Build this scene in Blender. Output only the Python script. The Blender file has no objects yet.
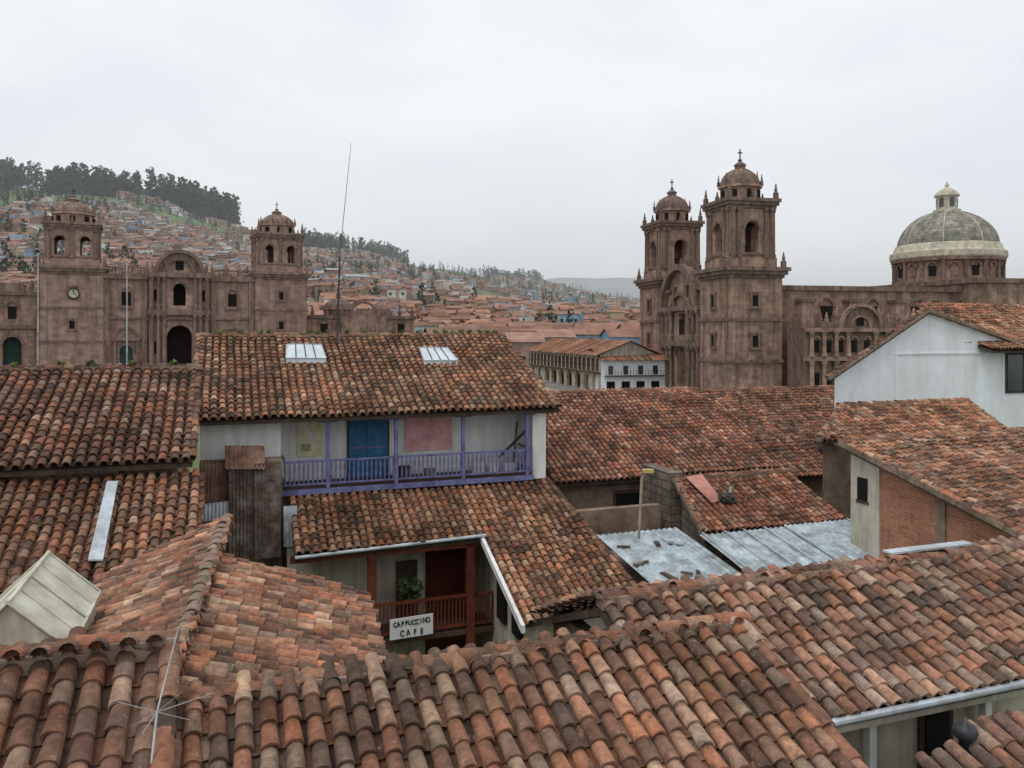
import bpy, math, random
from mathutils import Vector, Matrix, noise
random.seed(7)
R=random.random
EYE=12.0
TH=math.radians(19.5); C=math.cos(TH); S=math.sin(TH)
sc=bpy.context.scene
# old-town street grid frame: a = along the streets, b = away from the terrace, z = height relative to terrace eye level
def W(a,b,z): return (C*a-S*b, S*a+C*b, z)
def kk(u):
    t=(u-512)/800.0; return C*t+S, C-S*t
def A(u,b):
    ka,kb=kk(u); return b*ka/kb
def ZB(u,v,b):
    return (330-v)/800.0*b/kk(u)[1]
def hit(u,v,pl):
    a0,b0,z0,ga,gb=pl; ka,kb=kk(u)
    d=(z0-ga*a0-gb*b0)/((330-v)/800.0-ga*ka-gb*kb)
    return (d*ka,d*kb)
def zf(pl,a,b): return pl[2]+pl[3]*(a-pl[0])+pl[4]*(b-pl[1])

# ---------------- materials ----------------
MATS={}
def nmat(name,c1,c2,scale=4.0,rough=.88,bump=.25,attr=False,metal=0.0,stain=.45,stainscale=.6,brick=None,moss=None,spec=.25,bumpd=.02,streak=False):
    m=bpy.data.materials.new(name); m.use_nodes=True; nt=m.node_tree; N=nt.nodes; L=nt.links
    p=N['Principled BSDF']; p.inputs['Roughness'].default_value=rough; p.inputs['Metallic'].default_value=metal
    p.inputs['Specular IOR Level'].default_value=spec
    tc=N.new('ShaderNodeTexCoord')
    n1=N.new('ShaderNodeTexNoise'); n1.inputs['Scale'].default_value=scale; n1.inputs['Detail'].default_value=8; n1.inputs['Roughness'].default_value=.65
    L.new(tc.outputs['Object'],n1.inputs['Vector'])
    r=N.new('ShaderNodeValToRGB'); r.color_ramp.elements[0].position=.33; r.color_ramp.elements[1].position=.67
    r.color_ramp.elements[0].color=(*c1,1); r.color_ramp.elements[1].color=(*c2,1)
    L.new(n1.outputs['Fac'],r.inputs['Fac']); col=r.outputs['Color']
    def mix(bt,f,a,b):
        x=N.new('ShaderNodeMix'); x.data_type='RGBA'; x.blend_type=bt
        if isinstance(f,(int,float)): x.inputs[0].default_value=f
        else: L.new(f,x.inputs[0])
        for i,q in ((6,a),(7,b)):
            if isinstance(q,tuple): x.inputs[i].default_value=(*q,1)
            else: L.new(q,x.inputs[i])
        return x.outputs[2]
    if attr:
        at=N.new('ShaderNodeAttribute'); at.attribute_name='Col'
        col=mix('MULTIPLY',1.0,at.outputs['Color'],col)
    h=n1.outputs['Fac']
    if brick:
        bw,bh,mc,ms=brick
        sp=N.new('ShaderNodeSeparateXYZ'); L.new(tc.outputs['Object'],sp.inputs[0])
        ad=N.new('ShaderNodeMath'); ad.operation='ADD'; L.new(sp.outputs[0],ad.inputs[0]); L.new(sp.outputs[1],ad.inputs[1])
        cb=N.new('ShaderNodeCombineXYZ'); L.new(ad.outputs[0],cb.inputs[0]); L.new(sp.outputs[2],cb.inputs[1])
        bt=N.new('ShaderNodeTexBrick'); L.new(cb.outputs[0],bt.inputs['Vector']); bt.inputs['Scale'].default_value=1
        bt.inputs['Brick Width'].default_value=bw; bt.inputs['Row Height'].default_value=bh; bt.inputs['Mortar Size'].default_value=ms
        bt.inputs['Color1'].default_value=(.75,.75,.75,1); bt.inputs['Color2'].default_value=(1.12,1.05,1,1); bt.inputs['Mortar'].default_value=(*mc,1)
        col=mix('MULTIPLY',1.0,col,bt.outputs['Color'])
    n2=N.new('ShaderNodeTexNoise'); n2.inputs['Scale'].default_value=stainscale; n2.inputs['Detail'].default_value=7; n2.inputs['Roughness'].default_value=.7
    mp=N.new('ShaderNodeMapping'); L.new(tc.outputs['Object'],mp.inputs[0])
    if streak: mp.inputs['Scale'].default_value=(3,3,.35)
    L.new(mp.outputs[0],n2.inputs['Vector'])
    r2=N.new('ShaderNodeValToRGB'); r2.color_ramp.elements[0].position=.38; r2.color_ramp.elements[1].position=.6
    k=1-stain
    r2.color_ramp.elements[0].color=(k,k*.97,k*.93,1); r2.color_ramp.elements[1].color=(1,1,1,1)
    L.new(n2.outputs['Fac'],r2.inputs['Fac']); col=mix('MULTIPLY',1.0,col,r2.outputs['Color'])
    if moss:
        for (mc,ssc,lo,hi,st) in moss:
            n3=N.new('ShaderNodeTexNoise'); n3.inputs['Scale'].default_value=ssc; n3.inputs['Detail'].default_value=9; n3.inputs['Roughness'].default_value=.75
            mp2=N.new('ShaderNodeMapping'); mp2.inputs['Location'].default_value=(ssc*3.1,7.7*lo,1.3); L.new(tc.outputs['Object'],mp2.inputs[0]); L.new(mp2.outputs[0],n3.inputs['Vector'])
            r3=N.new('ShaderNodeValToRGB'); r3.color_ramp.elements[0].position=lo; r3.color_ramp.elements[1].position=hi
            r3.color_ramp.elements[0].color=(0,0,0,1); r3.color_ramp.elements[1].color=(st,st,st,1)
            L.new(n3.outputs['Fac'],r3.inputs['Fac']); col=mix('MIX',r3.outputs['Color'],col,mc)
    L.new(col,p.inputs['Base Color'])
    if bump:
        b=N.new('ShaderNodeBump'); b.inputs['Strength'].default_value=bump; b.inputs['Distance'].default_value=bumpd
        L.new(h,b.inputs['Height']); L.new(b.outputs[0],p.inputs['Normal'])
    MATS[name]=m; return m
nmat('roof_tile',(.62,.59,.58),(1.28,1.22,1.16),11,.9,.55,attr=True,stain=.48,stainscale=.8,moss=[((.052,.043,.035),2.6,.53,.66,.75),((.44,.41,.32),17,.59,.69,.55),((.085,.095,.035),1.6,.6,.72,.55),((.035,.03,.027),24,.59,.69,.7)])
nmat('ridge_mortar',(.2,.14,.1),(.36,.27,.21),6,.95,.5)
nmat('roof_earth',(.05,.035,.025),(.1,.07,.05),5)
nmat('white_plaster',(.74,.74,.73),(.85,.85,.84),2.5,.9,.2,stain=.22,stainscale=1.0,streak=True)
nmat('white_paint',(.7,.73,.77),(.78,.81,.84),2,.85,.1,stain=.12,stainscale=.5,streak=True)
nmat('cream_plaster',(.46,.41,.33),(.58,.54,.45),2.5,.9,.2,stain=.35,stainscale=1.0,streak=True)
nmat('adobe',(.19,.13,.095),(.32,.24,.185),3,.95,.5,stain=.4)
nmat('rubble_stone',(.16,.135,.115),(.3,.25,.21),5,.95,.7,stain=.4,brick=(.5,.28,(.5,.5,.5),.03))
nmat('brick_red',(.38,.16,.095),(.47,.225,.14),8,.9,.3,stain=.3,brick=(.26,.085,(1.0,1.3,1.5),.012))
nmat('church_stone',(.27,.178,.14),(.43,.295,.235),1.2,.92,.4,stain=.5,stainscale=.3,brick=(1.1,.5,(.78,.78,.78),.025),streak=True,bumpd=.08,moss=[((.09,.065,.052),.5,.54,.7,.65)])
nmat('church_trim',(.145,.098,.078),(.265,.185,.15),1.6,.92,.5,stain=.5,stainscale=.5,bumpd=.1,streak=True)
nmat('cathedral_stone',(.31,.212,.172),(.455,.32,.265),.8,.92,.4,stain=.4,stainscale=.25,brick=(1.3,.6,(.82,.82,.82),.035),streak=True,bumpd=.08,moss=[((.11,.08,.065),.35,.55,.72,.5)])
nmat('cathedral_trim',(.18,.124,.1),(.31,.22,.18),1.4,.92,.5,stain=.48,stainscale=.5,bumpd=.1,streak=True)
nmat('dark_void',(.008,.007,.006),(.018,.015,.013),3,.9,0)
nmat('door_green',(.018,.045,.035),(.03,.065,.05),3,.7,.1)
nmat('dome_tile',(.2,.21,.18),(.44,.43,.37),1.6,.75,.3,stain=.5,stainscale=.9,brick=(.8,.5,(.7,.7,.7),.05),moss=[((.18,.135,.1),1.4,.5,.64,.7),((.13,.14,.1),.7,.52,.67,.5)])
nmat('dome_band',(.46,.42,.33),(.62,.57,.46),2,.85,.2,stain=.4,stainscale=1.2)
nmat('bronze',(.05,.05,.04),(.09,.085,.06),5,.5,.2,metal=.6)
nmat('blue_paint',(.13,.135,.3),(.21,.21,.42),8,.6,.15,stain=.4,stainscale=3)
nmat('door_blue',(.025,.14,.27),(.04,.2,.36),8,.6,.15,stain=.3,stainscale=3)
nmat('yellow_paint',(.7,.66,.38),(.78,.75,.5),4,.8,.1,stain=.2,stainscale=3)
nmat('pink_paint',(.72,.36,.38),(.82,.48,.48),4,.8,.1,stain=.2,stainscale=2)
nmat('red_wood',(.14,.035,.022),(.23,.06,.035),6,.6,.2)
nmat('brown_wood',(.07,.042,.028),(.14,.085,.055),6,.8,.3)
nmat('galvanised',(.45,.5,.55),(.6,.65,.7),5,.45,.1,metal=.3,stain=.35,stainscale=1.5,moss=[((.2,.12,.08),3,.6,.75,.6)])
nmat('corrugated_blue',(.36,.43,.47),(.55,.63,.67),3,.45,.1,metal=.1,stain=.5,stainscale=1.6,moss=[((.17,.12,.08),2.6,.52,.72,.7)])
nmat('rusty_sheet',(.1,.06,.045),(.23,.17,.14),5,.85,.3,stain=.5,stainscale=2,moss=[((.34,.32,.3),2.5,.48,.68,.75)])
nmat('rust_brown',(.17,.095,.065),(.3,.18,.13),5,.85,.3,stain=.5,stainscale=2)
nmat('red_sheet',(.4,.17,.13),(.52,.25,.2),4,.8,.2)
nmat('translucent_panel',(.5,.49,.38),(.62,.61,.5),2,.5,.1,stain=.25,stainscale=2)
nmat('glass_dark',(.03,.035,.045),(.05,.06,.07),2,.15,0,spec=.6)
nmat('skylight_glass',(.5,.58,.64),(.62,.68,.72),3,.25,0,spec=.6,stain=.25,stainscale=2)
nmat('steel_dark',(.04,.04,.045),(.08,.08,.085),8,.5,.1,metal=.5)
nmat('steel_light',(.4,.41,.43),(.55,.56,.58),8,.4,.1,metal=.3)
nmat('house_mix',(.75,.75,.75),(1.2,1.2,1.2),.5,.95,0,attr=True,stain=.3,stainscale=.15)
nmat('foliage',(.7,.7,.7),(1.3,1.3,1.3),.3,.9,0,attr=True,stain=.2)
nmat('hill_grass',(.12,.18,.075),(.19,.25,.12),.02,.95,0,stain=.3,stainscale=.05,moss=[((.045,.075,.035),.03,.48,.56,.85),((.22,.155,.11),.022,.58,.67,.7)])
nmat('plaza_paving',(.2,.19,.18),(.28,.27,.26),.5,.9,.1)
nmat('far_hill',(.16,.2,.2),(.21,.25,.24),.003,1,0,stain=.12,stainscale=.003)
nmat('sign_white',(.76,.77,.78),(.82,.82,.82),5,.6,0,stain=.1)
nmat('black_paint',(.01,.01,.01),(.02,.02,.02),5,.6,0)
nmat('lamp_yellow',(.5,.4,.12),(.6,.5,.2),5,.5,0)
nmat('ochre_paint',(.42,.35,.24),(.52,.45,.33),2,.85,.1)

# ---------------- mesh builder ----------------
I3=lambda s,d,z:(s,d,z)
class MB:
    def __init__(s): s.V=[];s.F=[];s.M=[];s.K=[];s.ms=[];s.sm=[]
    def add(s,vs,fs,mat,col=(1,1,1),smooth=False):
        if mat not in s.ms: s.ms.append(mat)
        k=s.ms.index(mat); o=len(s.V); s.V.extend(vs); s.K.extend([col]*len(vs))
        for f in fs: s.F.append(tuple(i+o for i in f)); s.M.append(k); s.sm.append(smooth)
    def box(s,x0,x1,y0,y1,z0,z1,mat,T=I3,col=(1,1,1)):
        v=[T(x,y,z) for z in(z0,z1) for y in(y0,y1) for x in(x0,x1)]
        s.add(v,[(0,2,3,1),(4,5,7,6),(0,1,5,4),(2,6,7,3),(0,4,6,2),(1,3,7,5)],mat,col)
    def lathe(s,cx,cy,prof,n,mat,rot=0.0,T=I3,smooth=False,half=False,col=(1,1,1)):
        v=[]
        for r,z in prof:
            for i in range(n):
                a=rot+2*math.pi*i/n; v.append(T(cx+r*math.cos(a),cy+r*math.sin(a),z))
        f=[]
        for j in range(len(prof)-1):
            for i in range(n):
                i2=(i+1)%n; f.append((j*n+i,j*n+i2,(j+1)*n+i2,(j+1)*n+i))
        f.append(tuple(range(n))[::-1]); f.append(tuple((len(prof)-1)*n+i for i in range(n)))
        s.add(v,f,mat,col,smooth)
    def rod(s,p,q,r,mat,n=6,r2=None,col=(1,1,1)):
        p=Vector(p);q=Vector(q);d=(q-p).normalized(); x=d.orthogonal().normalized(); y=d.cross(x)
        r2=r if r2 is None else r2; v=[]
        for c,rr in((p,r),(q,r2)):
            for i in range(n):
                a=2*math.pi*i/n; v.append(tuple(c+x*math.cos(a)*rr+y*math.sin(a)*rr))
        s.add(v,[(i,(i+1)%n,n+(i+1)%n,n+i) for i in range(n)]+[tuple(range(n))[::-1],tuple(range(n,2*n))],mat,col)
    def prism(s,top,bot,mat,col=(1,1,1)):
        n=len(top); s.add(list(top)+list(bot),[tuple(range(n)),tuple(range(n,2*n))[::-1]]+[(i,n+i,n+(i+1)%n,(i+1)%n) for i in range(n)],mat,col)
    def build(s,name,parent=None,mw=None):
        if not s.V: return None
        me=bpy.data.meshes.new(name); me.from_pydata(s.V,[],s.F)
        for m in s.ms: me.materials.append(MATS[m])
        me.polygons.foreach_set('material_index',s.M); me.polygons.foreach_set('use_smooth',s.sm)
        at=me.color_attributes.new('Col','FLOAT_COLOR','POINT')
        at.data.foreach_set('color',[c for k in s.K for c in (k[0],k[1],k[2],1.0)])
        me.update(); o=bpy.data.objects.new(name,me); sc.collection.objects.link(o)
        m=mw or Matrix.Translation((0,0,EYE))
        if parent: o.parent=parent; o.matrix_parent_inverse=Matrix.Translation(-parent.location)
        o.matrix_basis=m; return o
def empty(name,x,y,z=0):
    e=bpy.data.objects.new(name,None); e.location=(x,y,z+EYE); e.empty_display_size=.5; sc.collection.objects.link(e); return e
def emptyL(name,a,b,z=-8): x,y,_=W(a,b,0); return empty(name,x,y,z)
def leaves(mb,c,rad,n,size,base=(.05,.08,.03),var=.6):
    for _ in range(n):
        while True:
            p=Vector((R()*2-1,R()*2-1,R()*2-1))
            if p.length<1: break
        q=Vector((c[0]+p.x*rad[0],c[1]+p.y*rad[1],c[2]+p.z*rad[2])); s=size*(.6+.8*R())
        X=Vector((R()-.5,R()-.5,R()-.5)).normalized()*s; Y=X.orthogonal().normalized()*s*.6
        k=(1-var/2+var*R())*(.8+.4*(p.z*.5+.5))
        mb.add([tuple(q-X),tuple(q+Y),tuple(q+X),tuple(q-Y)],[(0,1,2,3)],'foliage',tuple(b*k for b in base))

# ---------------- barrel tile roofs ----------------
PAL=[(.48,.23,.135),(.36,.175,.105),(.52,.3,.19),(.22,.12,.085),(.4,.25,.17),(.46,.2,.115),(.29,.155,.105),(.54,.39,.28),(.33,.235,.18),(.16,.105,.08),(.3,.19,.14),(.42,.21,.13)]
def inside(x,y,P):
    c=False; n=len(P); j=n-1
    for i in range(n):
        if (P[i][1]>y)!=(P[j][1]>y) and x<(P[j][0]-P[i][0])*(y-P[i][1])/(P[j][1]-P[i][1])+P[i][0]: c=not c
        j=i
    return c
def tcol(tone,x,y):
    c=PAL[int(R()*len(PAL))]; k=.76+.44*R(); n=noise.noise(Vector((x*.5,y*.5,3)))*.45
    k*=1+n
    g=.04+.2*R(); m=sum(c)/3
    return tuple(max(0,(ci*(1-g)+m*g)*k*tone[i]) for i,ci in enumerate(c))
def tile_roof(parent,name,pl,poly,tone=(1,1,1),sp=.22,ex=.27,wallmat='adobe',zb=-12.0,inset=.3,seg=6,jit=1.0,holes=(),thick=.1,tufts=0):
    ga,gb=pl[3],pl[4]; g2=ga*ga+gb*gb
    Nn=Vector((-ga,-gb,1)).normalized(); Vv=Vector((ga,gb,g2)).normalized(); Uu=Vv.cross(Nn)
    P3=[Vector((a,b,zf(pl,a,b))) for a,b in poly]; O=P3[0]
    P2=[((p-O).dot(Uu),(p-O).dot(Vv)) for p in P3]
    H2=[[((Vector((a,b,zf(pl,a,b)))-O).dot(Uu),(Vector((a,b,zf(pl,a,b)))-O).dot(Vv)) for a,b in h] for h in holes]
    u0=min(p[0] for p in P2);u1=max(p[0] for p in P2);v0=min(p[1] for p in P2);v1=max(p[1] for p in P2)
    nc=max(1,int(round((u1-u0)/sp))); sp2=(u1-u0)/nc; nr=int((v1-v0)/ex)+1
    ph=[R()*6 for _ in range(4)]; mb=MB(); Lt=ex+.1
    for i in range(nc):
        colk=.85+.3*R()
        for kind in (0,1):
            uc=u0+(i+.5+(.5 if kind else 0))*sp2
            voff=(R()-.5)*.1
            for j in range(nr):
                v=v0+j*ex+voff*(j>0)-.07
                if not inside(min(max(uc,u0+.01),u1-.01),min(v+.07+ex*.5,v1-.01),P2): continue
                if any(inside(uc,v+.2,h) for h in H2): continue
                wob=noise.noise(Vector((i*.35,v*.5,ph[0])))*.035*jit
                sag=(math.sin(uc*.55+ph[1])+math.sin(v*.9+ph[2]+uc*.2))*.022*jit+noise.noise(Vector((uc*.6,v*.6,ph[3])))*.05*jit
                c0=O+Uu*(uc+wob+(R()-.5)*.014*jit)+Vv*(v+(R()-.5)*.035*jit)+Nn*(sag+(R()-.5)*.01*jit)
                yaw=(R()-.5)*.07*jit
                if R()<.02*jit: yaw*=4
                X=Uu*math.cos(yaw)+Vv*math.sin(yaw); Y=Vv*math.cos(yaw)-Uu*math.sin(yaw)
                q=O+Uu*uc; col=tcol(tone,q.x,q.y+v); col=tuple(c*colk for c in col)
                vs=[];fs=[]
                if kind==0:
                    rl=sp2*.405;ru=sp2*.32
                    for (r,y,h,zs) in ((rl-.016,0,.04,.85),(rl,0,.045,.95),(ru,Lt,.012,.95)):
                        for k in range(seg+1):
                            t=math.pi*k/seg
                            vs.append(W(*(c0+X*(r*math.cos(t))+Y*y+Nn*(h+r*zs*math.sin(t)))))
                    n=seg+1
                    for k in range(seg):
                        fs.append((k,k+1,n+k+1,n+k)); fs.append((n+k,n+k+1,2*n+k+1,2*n+k))
                    mb.add(vs,fs,'roof_tile',col)
                else:
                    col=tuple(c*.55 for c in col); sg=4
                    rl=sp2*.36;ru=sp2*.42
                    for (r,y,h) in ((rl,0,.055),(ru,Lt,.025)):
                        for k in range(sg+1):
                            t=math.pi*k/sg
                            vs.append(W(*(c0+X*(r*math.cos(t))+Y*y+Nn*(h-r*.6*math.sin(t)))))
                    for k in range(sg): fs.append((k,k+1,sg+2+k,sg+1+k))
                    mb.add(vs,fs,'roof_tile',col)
                    if tufts and R()<tufts:
                        w_=W(*(c0+Nn*.06)); leaves(mb,w_,(.05,.08,.04),14,.03,(.09,.105,.04) if R()<.6 else (.2,.17,.09))
    mb.build(name+'_tiles',parent)
    m2=MB()
    top=[W(a,b,zf(pl,a,b)-.07) for a,b in poly]; bot=[W(a,b,zf(pl,a,b)-.07-thick) for a,b in poly]
    m2.prism(top,bot,'roof_earth')
    if wallmat:
        ca=sum(p[0] for p in poly)/len(poly); cb=sum(p[1] for p in poly)/len(poly)
        q=[]
        for a,b in poly:
            da=ca-a; db=cb-b; q.append((a+math.copysign(min(inset,abs(da)*.5),da),b+math.copysign(min(inset,abs(db)*.5),db)))
        m2.prism([W(a,b,zf(pl,a,b)-.09-thick) for a,b in q],[W(a,b,zb) for a,b in q],wallmat)
    m2.build(name+'_walls',parent)
def ridge(parent,name,p,q,tone=(1,1,1),r=.11,mortar=True,L=.34,mat='roof_tile',tufts=0):
    mb=MB(); p=Vector(p);q=Vector(q); D=(q-p); n=max(1,int(D.length/L)); Dn=D.normalized()
    X=Dn.cross(Vector((0,0,1))).normalized(); Z=X.cross(Dn)
    for i in range(n):
        c=p+D*(i/n)+Z*((R()-.5)*.03+.02)+X*(R()-.5)*.03
        Y=(Dn+X*(R()-.5)*.08+Z*(R()-.5)*.05).normalized(); col=tcol(tone,c.x,c.y); vs=[];fs=[];sg=7
        for rr,y,h in((r-.02,0,0),(r,0,0),(r*.85,L+.08,-.015)):
            for k in range(sg+1):
                t=math.pi*k/sg; vs.append(W(*(c+X*rr*math.cos(t)+Z*(h+rr*.85*math.sin(t))+Y*y)))
        m=sg+1
        for k in range(sg): fs.append((k,k+1,m+k+1,m+k)); fs.append((m+k,m+k+1,2*m+k+1,2*m+k))
        mb.add(vs,fs,mat,col)
        if tufts and R()<tufts: leaves(mb,W(*(c+Z*.1)),(.12,.1,.1),30,.06,(.1,.13,.04))
    if mortar:
        for i in range(n*2):
            c=p+D*((i+.5)/n/2); w=r*1.05+(R()-.5)*.04; h=.03+(R()-.3)*.03; l=D.length/n/2*.5
            vs=[W(*(c+X*sx*w+Dn*sy*l*1.0+Z*zz)) for zz in(-.12,h) for sy in(-1,1) for sx in(-1,1)]
            mb.add(vs,[(0,2,3,1),(4,5,7,6),(0,1,5,4),(2,6,7,3),(0,4,6,2),(1,3,7,5)],'ridge_mortar')
    mb.build(name+'_ridge',parent)
def rect(a0,a1,b0,b1): return [(a0,b0),(a1,b0),(a1,b1),(a0,b1)]
def TL(s,d,z): return W(s,d,z)
def corr(mb,O,U,V,w,h,mat,pitch=.13,amp=.02,rows=1):
    O=Vector(O);U=Vector(U).normalized();V=Vector(V).normalized();N=U.cross(V); n=int(w/pitch*6)
    for r in range(rows):
        vs=[];hh=h/rows
        for y in(r*hh-(.06 if r else 0),(r+1)*hh):
            for i in range(n+1):
                x=w*i/n; vs.append(W(*(O+U*x+V*y+N*(amp*math.sin(2*math.pi*x/pitch)+r*.006))))
        mb.add(vs,[(i,i+1,n+2+i,n+1+i) for i in range(n)],mat,smooth=True)

# ===== R1 foreground house =====
br=7.26; zr=-3.15; pl=(0,br,zr,0,.405)
aL=A(176,br)+.05; aR=A(738,br)
h=emptyL('tile_roof_house',2,5)
tile_roof(h,'front_slope',pl,rect(aL,aR,2.6,br),(1.0,.95,.9),sp=.19,ex=.245,seg=8,wallmat='adobe')
tile_roof(h,'back_slope',(0,br,zr,0,-.405),rect(aL,aR,br+.02,br+.9),(.9,.9,.9),wallmat=None)
ridge(h,'top',(aL-.05,br,zr+.04),(aR+.05,br,zr+.04),(1.0,.92,.85),r=.095)
ridge(h,'verge',(aR+.02,2.6,zf(pl,0,2.6)+.03),(aR+.02,br,zr+.03),(.9,.85,.85),r=.085,mortar=False)
ridge(h,'verge_left',(aL-.02,2.6,zf(pl,0,2.6)+.03),(aL-.02,br,zr+.03),(.9,.85,.85),r=.085,mortar=False)
# ===== R1L =====
br2=7.55; zl=-2.73; pl=(0,br2,zl,0,.405); aE=A(170,br2); aF=A(-90,br2)
h=emptyL('tile_roof_house',-2,5)
tile_roof(h,'front_slope',pl,rect(aF,aE,2.6,br2),(.84,.76,.73),sp=.21,ex=.265,seg=8)
tile_roof(h,'back_slope',(0,br2,zl,0,-.405),rect(aF,aE,br2+.02,br2+.8),(.9,.9,.9),wallmat=None)
ridge(h,'top',(aF,br2,zl+.04),(aE+.05,br2,zl+.04),(.85,.78,.75),r=.1)
ridge(h,'verge',(aE+.02,2.6,zf(pl,0,2.6)+.04),(aE+.02,br2,zl+.03),(.8,.75,.75),r=.09,mortar=False)
# ===== R2 =====
br=8.95; pl=(0,br,-3.36,0,.405); be=7.01
a0=A(600,br); a1=A(1180,br)
h=emptyL('tile_roof_house',8,8)
tile_roof(h,'front_slope',pl,[(a0,7.55),(5.32,7.55),(5.32,be),(a1,be),(a1,br),(a0,br)],(.93,.94,.95),sp=.2,ex=.25,seg=7,wallmat=None)
tile_roof(h,'back_slope',(0,br,-3.36,0,-.405),rect(a0,a1,br+.02,br+2.2),(.9,.9,.9),wallmat=None)
ridge(h,'top',(a0,br,-3.32),(a1,br,-3.32),(.95,.9,.9),r=.1)
mb=MB()
mb.box(5.4,a1-.3,7.35,7.55,-12,zf(pl,0,7.35)-.2,'cream_plaster',TL)
mb.box(a0+.2,a0+.4,7.6,br+2,-12,-4.1,'adobe',TL)
aD=A(935,7.3)
mb.box(aD-.22,aD+.3,7.31,7.36,-7,-4.42,'brown_wood',TL); mb.box(aD-.14,aD+.22,7.29,7.31,-7,-4.5,'dark_void',TL)
for u in(870,985): a=A(u,7.2); mb.box(a-.05,a+.05,7.15,7.25,-7,-4.2,'white_plaster',TL)
mb.box(5.3,a1,7.02,7.34,-4.39,-4.32,'cream_plaster',TL)
mb.rod(W(5.35,6.93,-4.21),W(a1,6.93,-4.18),.045,'galvanised',10)
mb.box(A(893,8.95),A(975,8.95),8.98,9.15,-3.22,-3.19,'galvanised',TL)
mb.build('veranda_wall',h)
# R11
pl=(0,6.3,-4.35,.02,.38)
h=emptyL('tile_roof_house',8,5)
tile_roof(h,'front_slope',pl,[hit(880,800,pl),(9,3.5),(9,6.3),hit(1000,724,pl)],(.8,.75,.75),sp=.21,wallmat='adobe',seg=7)
cw=MB(); a,b=hit(965,748,pl); z=zf(pl,a,b)
cw.lathe(*W(a,b,0)[:2],[(.06,z-.1),(.06,z+.1),(.1,z+.11),(.125,z+.17),(.1,z+.23),(.03,z+.27),(.02,z+.31)],14,'steel_dark',smooth=True)
cw.build('chimney_cowl')
# ===== R3 double slope =====
h=emptyL('tile_roof_house',0,11)
k=.074
def ar(b): return -.5+k*(b-9.2)
pR=(-.5,9.2,-3.42,-.42,.42*k); pL=(-.5,9.2,-3.42,.42,-.42*k)
tile_roof(h,'right_slope',pR,[(ar(8.1),8.1),(1.95,8.1),(2.1,13.3),(ar(13.3),13.3)],(1.05,.94,.87),sp=.2,ex=.25,seg=7,inset=.2,jit=1.3)
tile_roof(h,'left_slope',pL,[(ar(8.1)-2.2,8.1),(ar(8.1),8.1),(ar(15.3),15.3),(ar(15.3)-2.0,15.3)],(1.0,.9,.86),sp=.2,ex=.25,seg=7,inset=.2)
ridge(h,'top',(ar(8.1),8.1,-3.39),(ar(15.3),15.3,-3.39),(1.25,1.2,1.1),r=.1,mat='ridge_mortar')
# ===== R4,R5 =====
h=emptyL('tile_roof_house',-6,22)
pl=(0,24.3,-1.08,0,.405); a0=A(-150,24); a1=-.78
tile_roof(h,'upper_slope',pl,rect(a0,a1,19.65,24.3),(.66,.58,.55),sp=.24,ex=.29,inset=.35,tufts=.03)
tile_roof(h,'back_slope',(0,24.3,-1.08,0,-.405),rect(a0,-1.3,24.32,27),(.7,.7,.7),wallmat=None)
ridge(h,'upper',(a0,24.3,-1.04),(a1,24.3,-1.04),(.6,.55,.5),tufts=.4)
ridge(h,'upper_verge',(a1,19.65,-2.93),(a1,24.3,-1.06),(.6,.55,.5),r=.1,mortar=False)
h=emptyL('tile_roof_house',-6,17)
pl=(0,19.7,-3.37,0,.405)
tile_roof(h,'lower_slope',pl,rect(a0,-.6,15.5,19.9),(.86,.76,.69),sp=.23,ex=.28,tufts=.04)
mb=MB(); p=[hit(107,490,pl),hit(118,490,pl),hit(103,570,pl),hit(88,570,pl)]
mb.prism([W(a,b,zf(pl,a,b)+.2) for a,b in p],[W(a,b,zf(pl,a,b)+.17) for a,b in p],'galvanised')
mb.build('galvanised_flashing',h)
# ===== translucent canopy =====
h=emptyL('skylight_canopy',-3,10); mb=MB()
zc_=-3.05
def atz(u,v,z):
    d=z*800/(330-v); ka,kb=kk(u); return (d*ka,d*kb)
af,bf=atz(48,553,zc_); an,bn=atz(8,604,zc_)
am=(af+an)/2; hw=.62; dp=.6
for sgn in(1,-1):
    for i in range(4):
        b0=bn+(bf-bn)*i/4+.015; b1=bn+(bf-bn)*(i+1)/4-.015
        t=[W(am,b0,zc_),W(am,b1,zc_),W(am+sgn*hw,b1,zc_-dp),W(am+sgn*hw,b0,zc_-dp)]
        mb.prism(t,[(x,y,z-.02) for x,y,z in t],'translucent_panel')
    for i in(0,2,4):
        b=bn+(bf-bn)*i/4; mb.rod(W(am,b,zc_+.01),W(am+sgn*(hw+.01),b,zc_-dp+.01),.014,'translucent_panel')
    mb.rod(W(am+sgn*(hw+.01),bn,zc_-dp),W(am+sgn*(hw+.01),bf,zc_-dp),.02,'translucent_panel')
mb.rod(W(am,bn,zc_+.01),W(am,bf,zc_+.01),.03,'translucent_panel')
t=[(am-hw+.04,zc_-dp),(am,zc_-.03),(am+hw-.04,zc_-dp),(am+hw-.04,-6),(am-hw+.04,-6)]
mb.prism([W(a,bn+.03,z) for a,z in t],[W(a,bf-.03,z) for a,z in t],'cream_plaster')
mb.build('canopy_frame',h)
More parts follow.
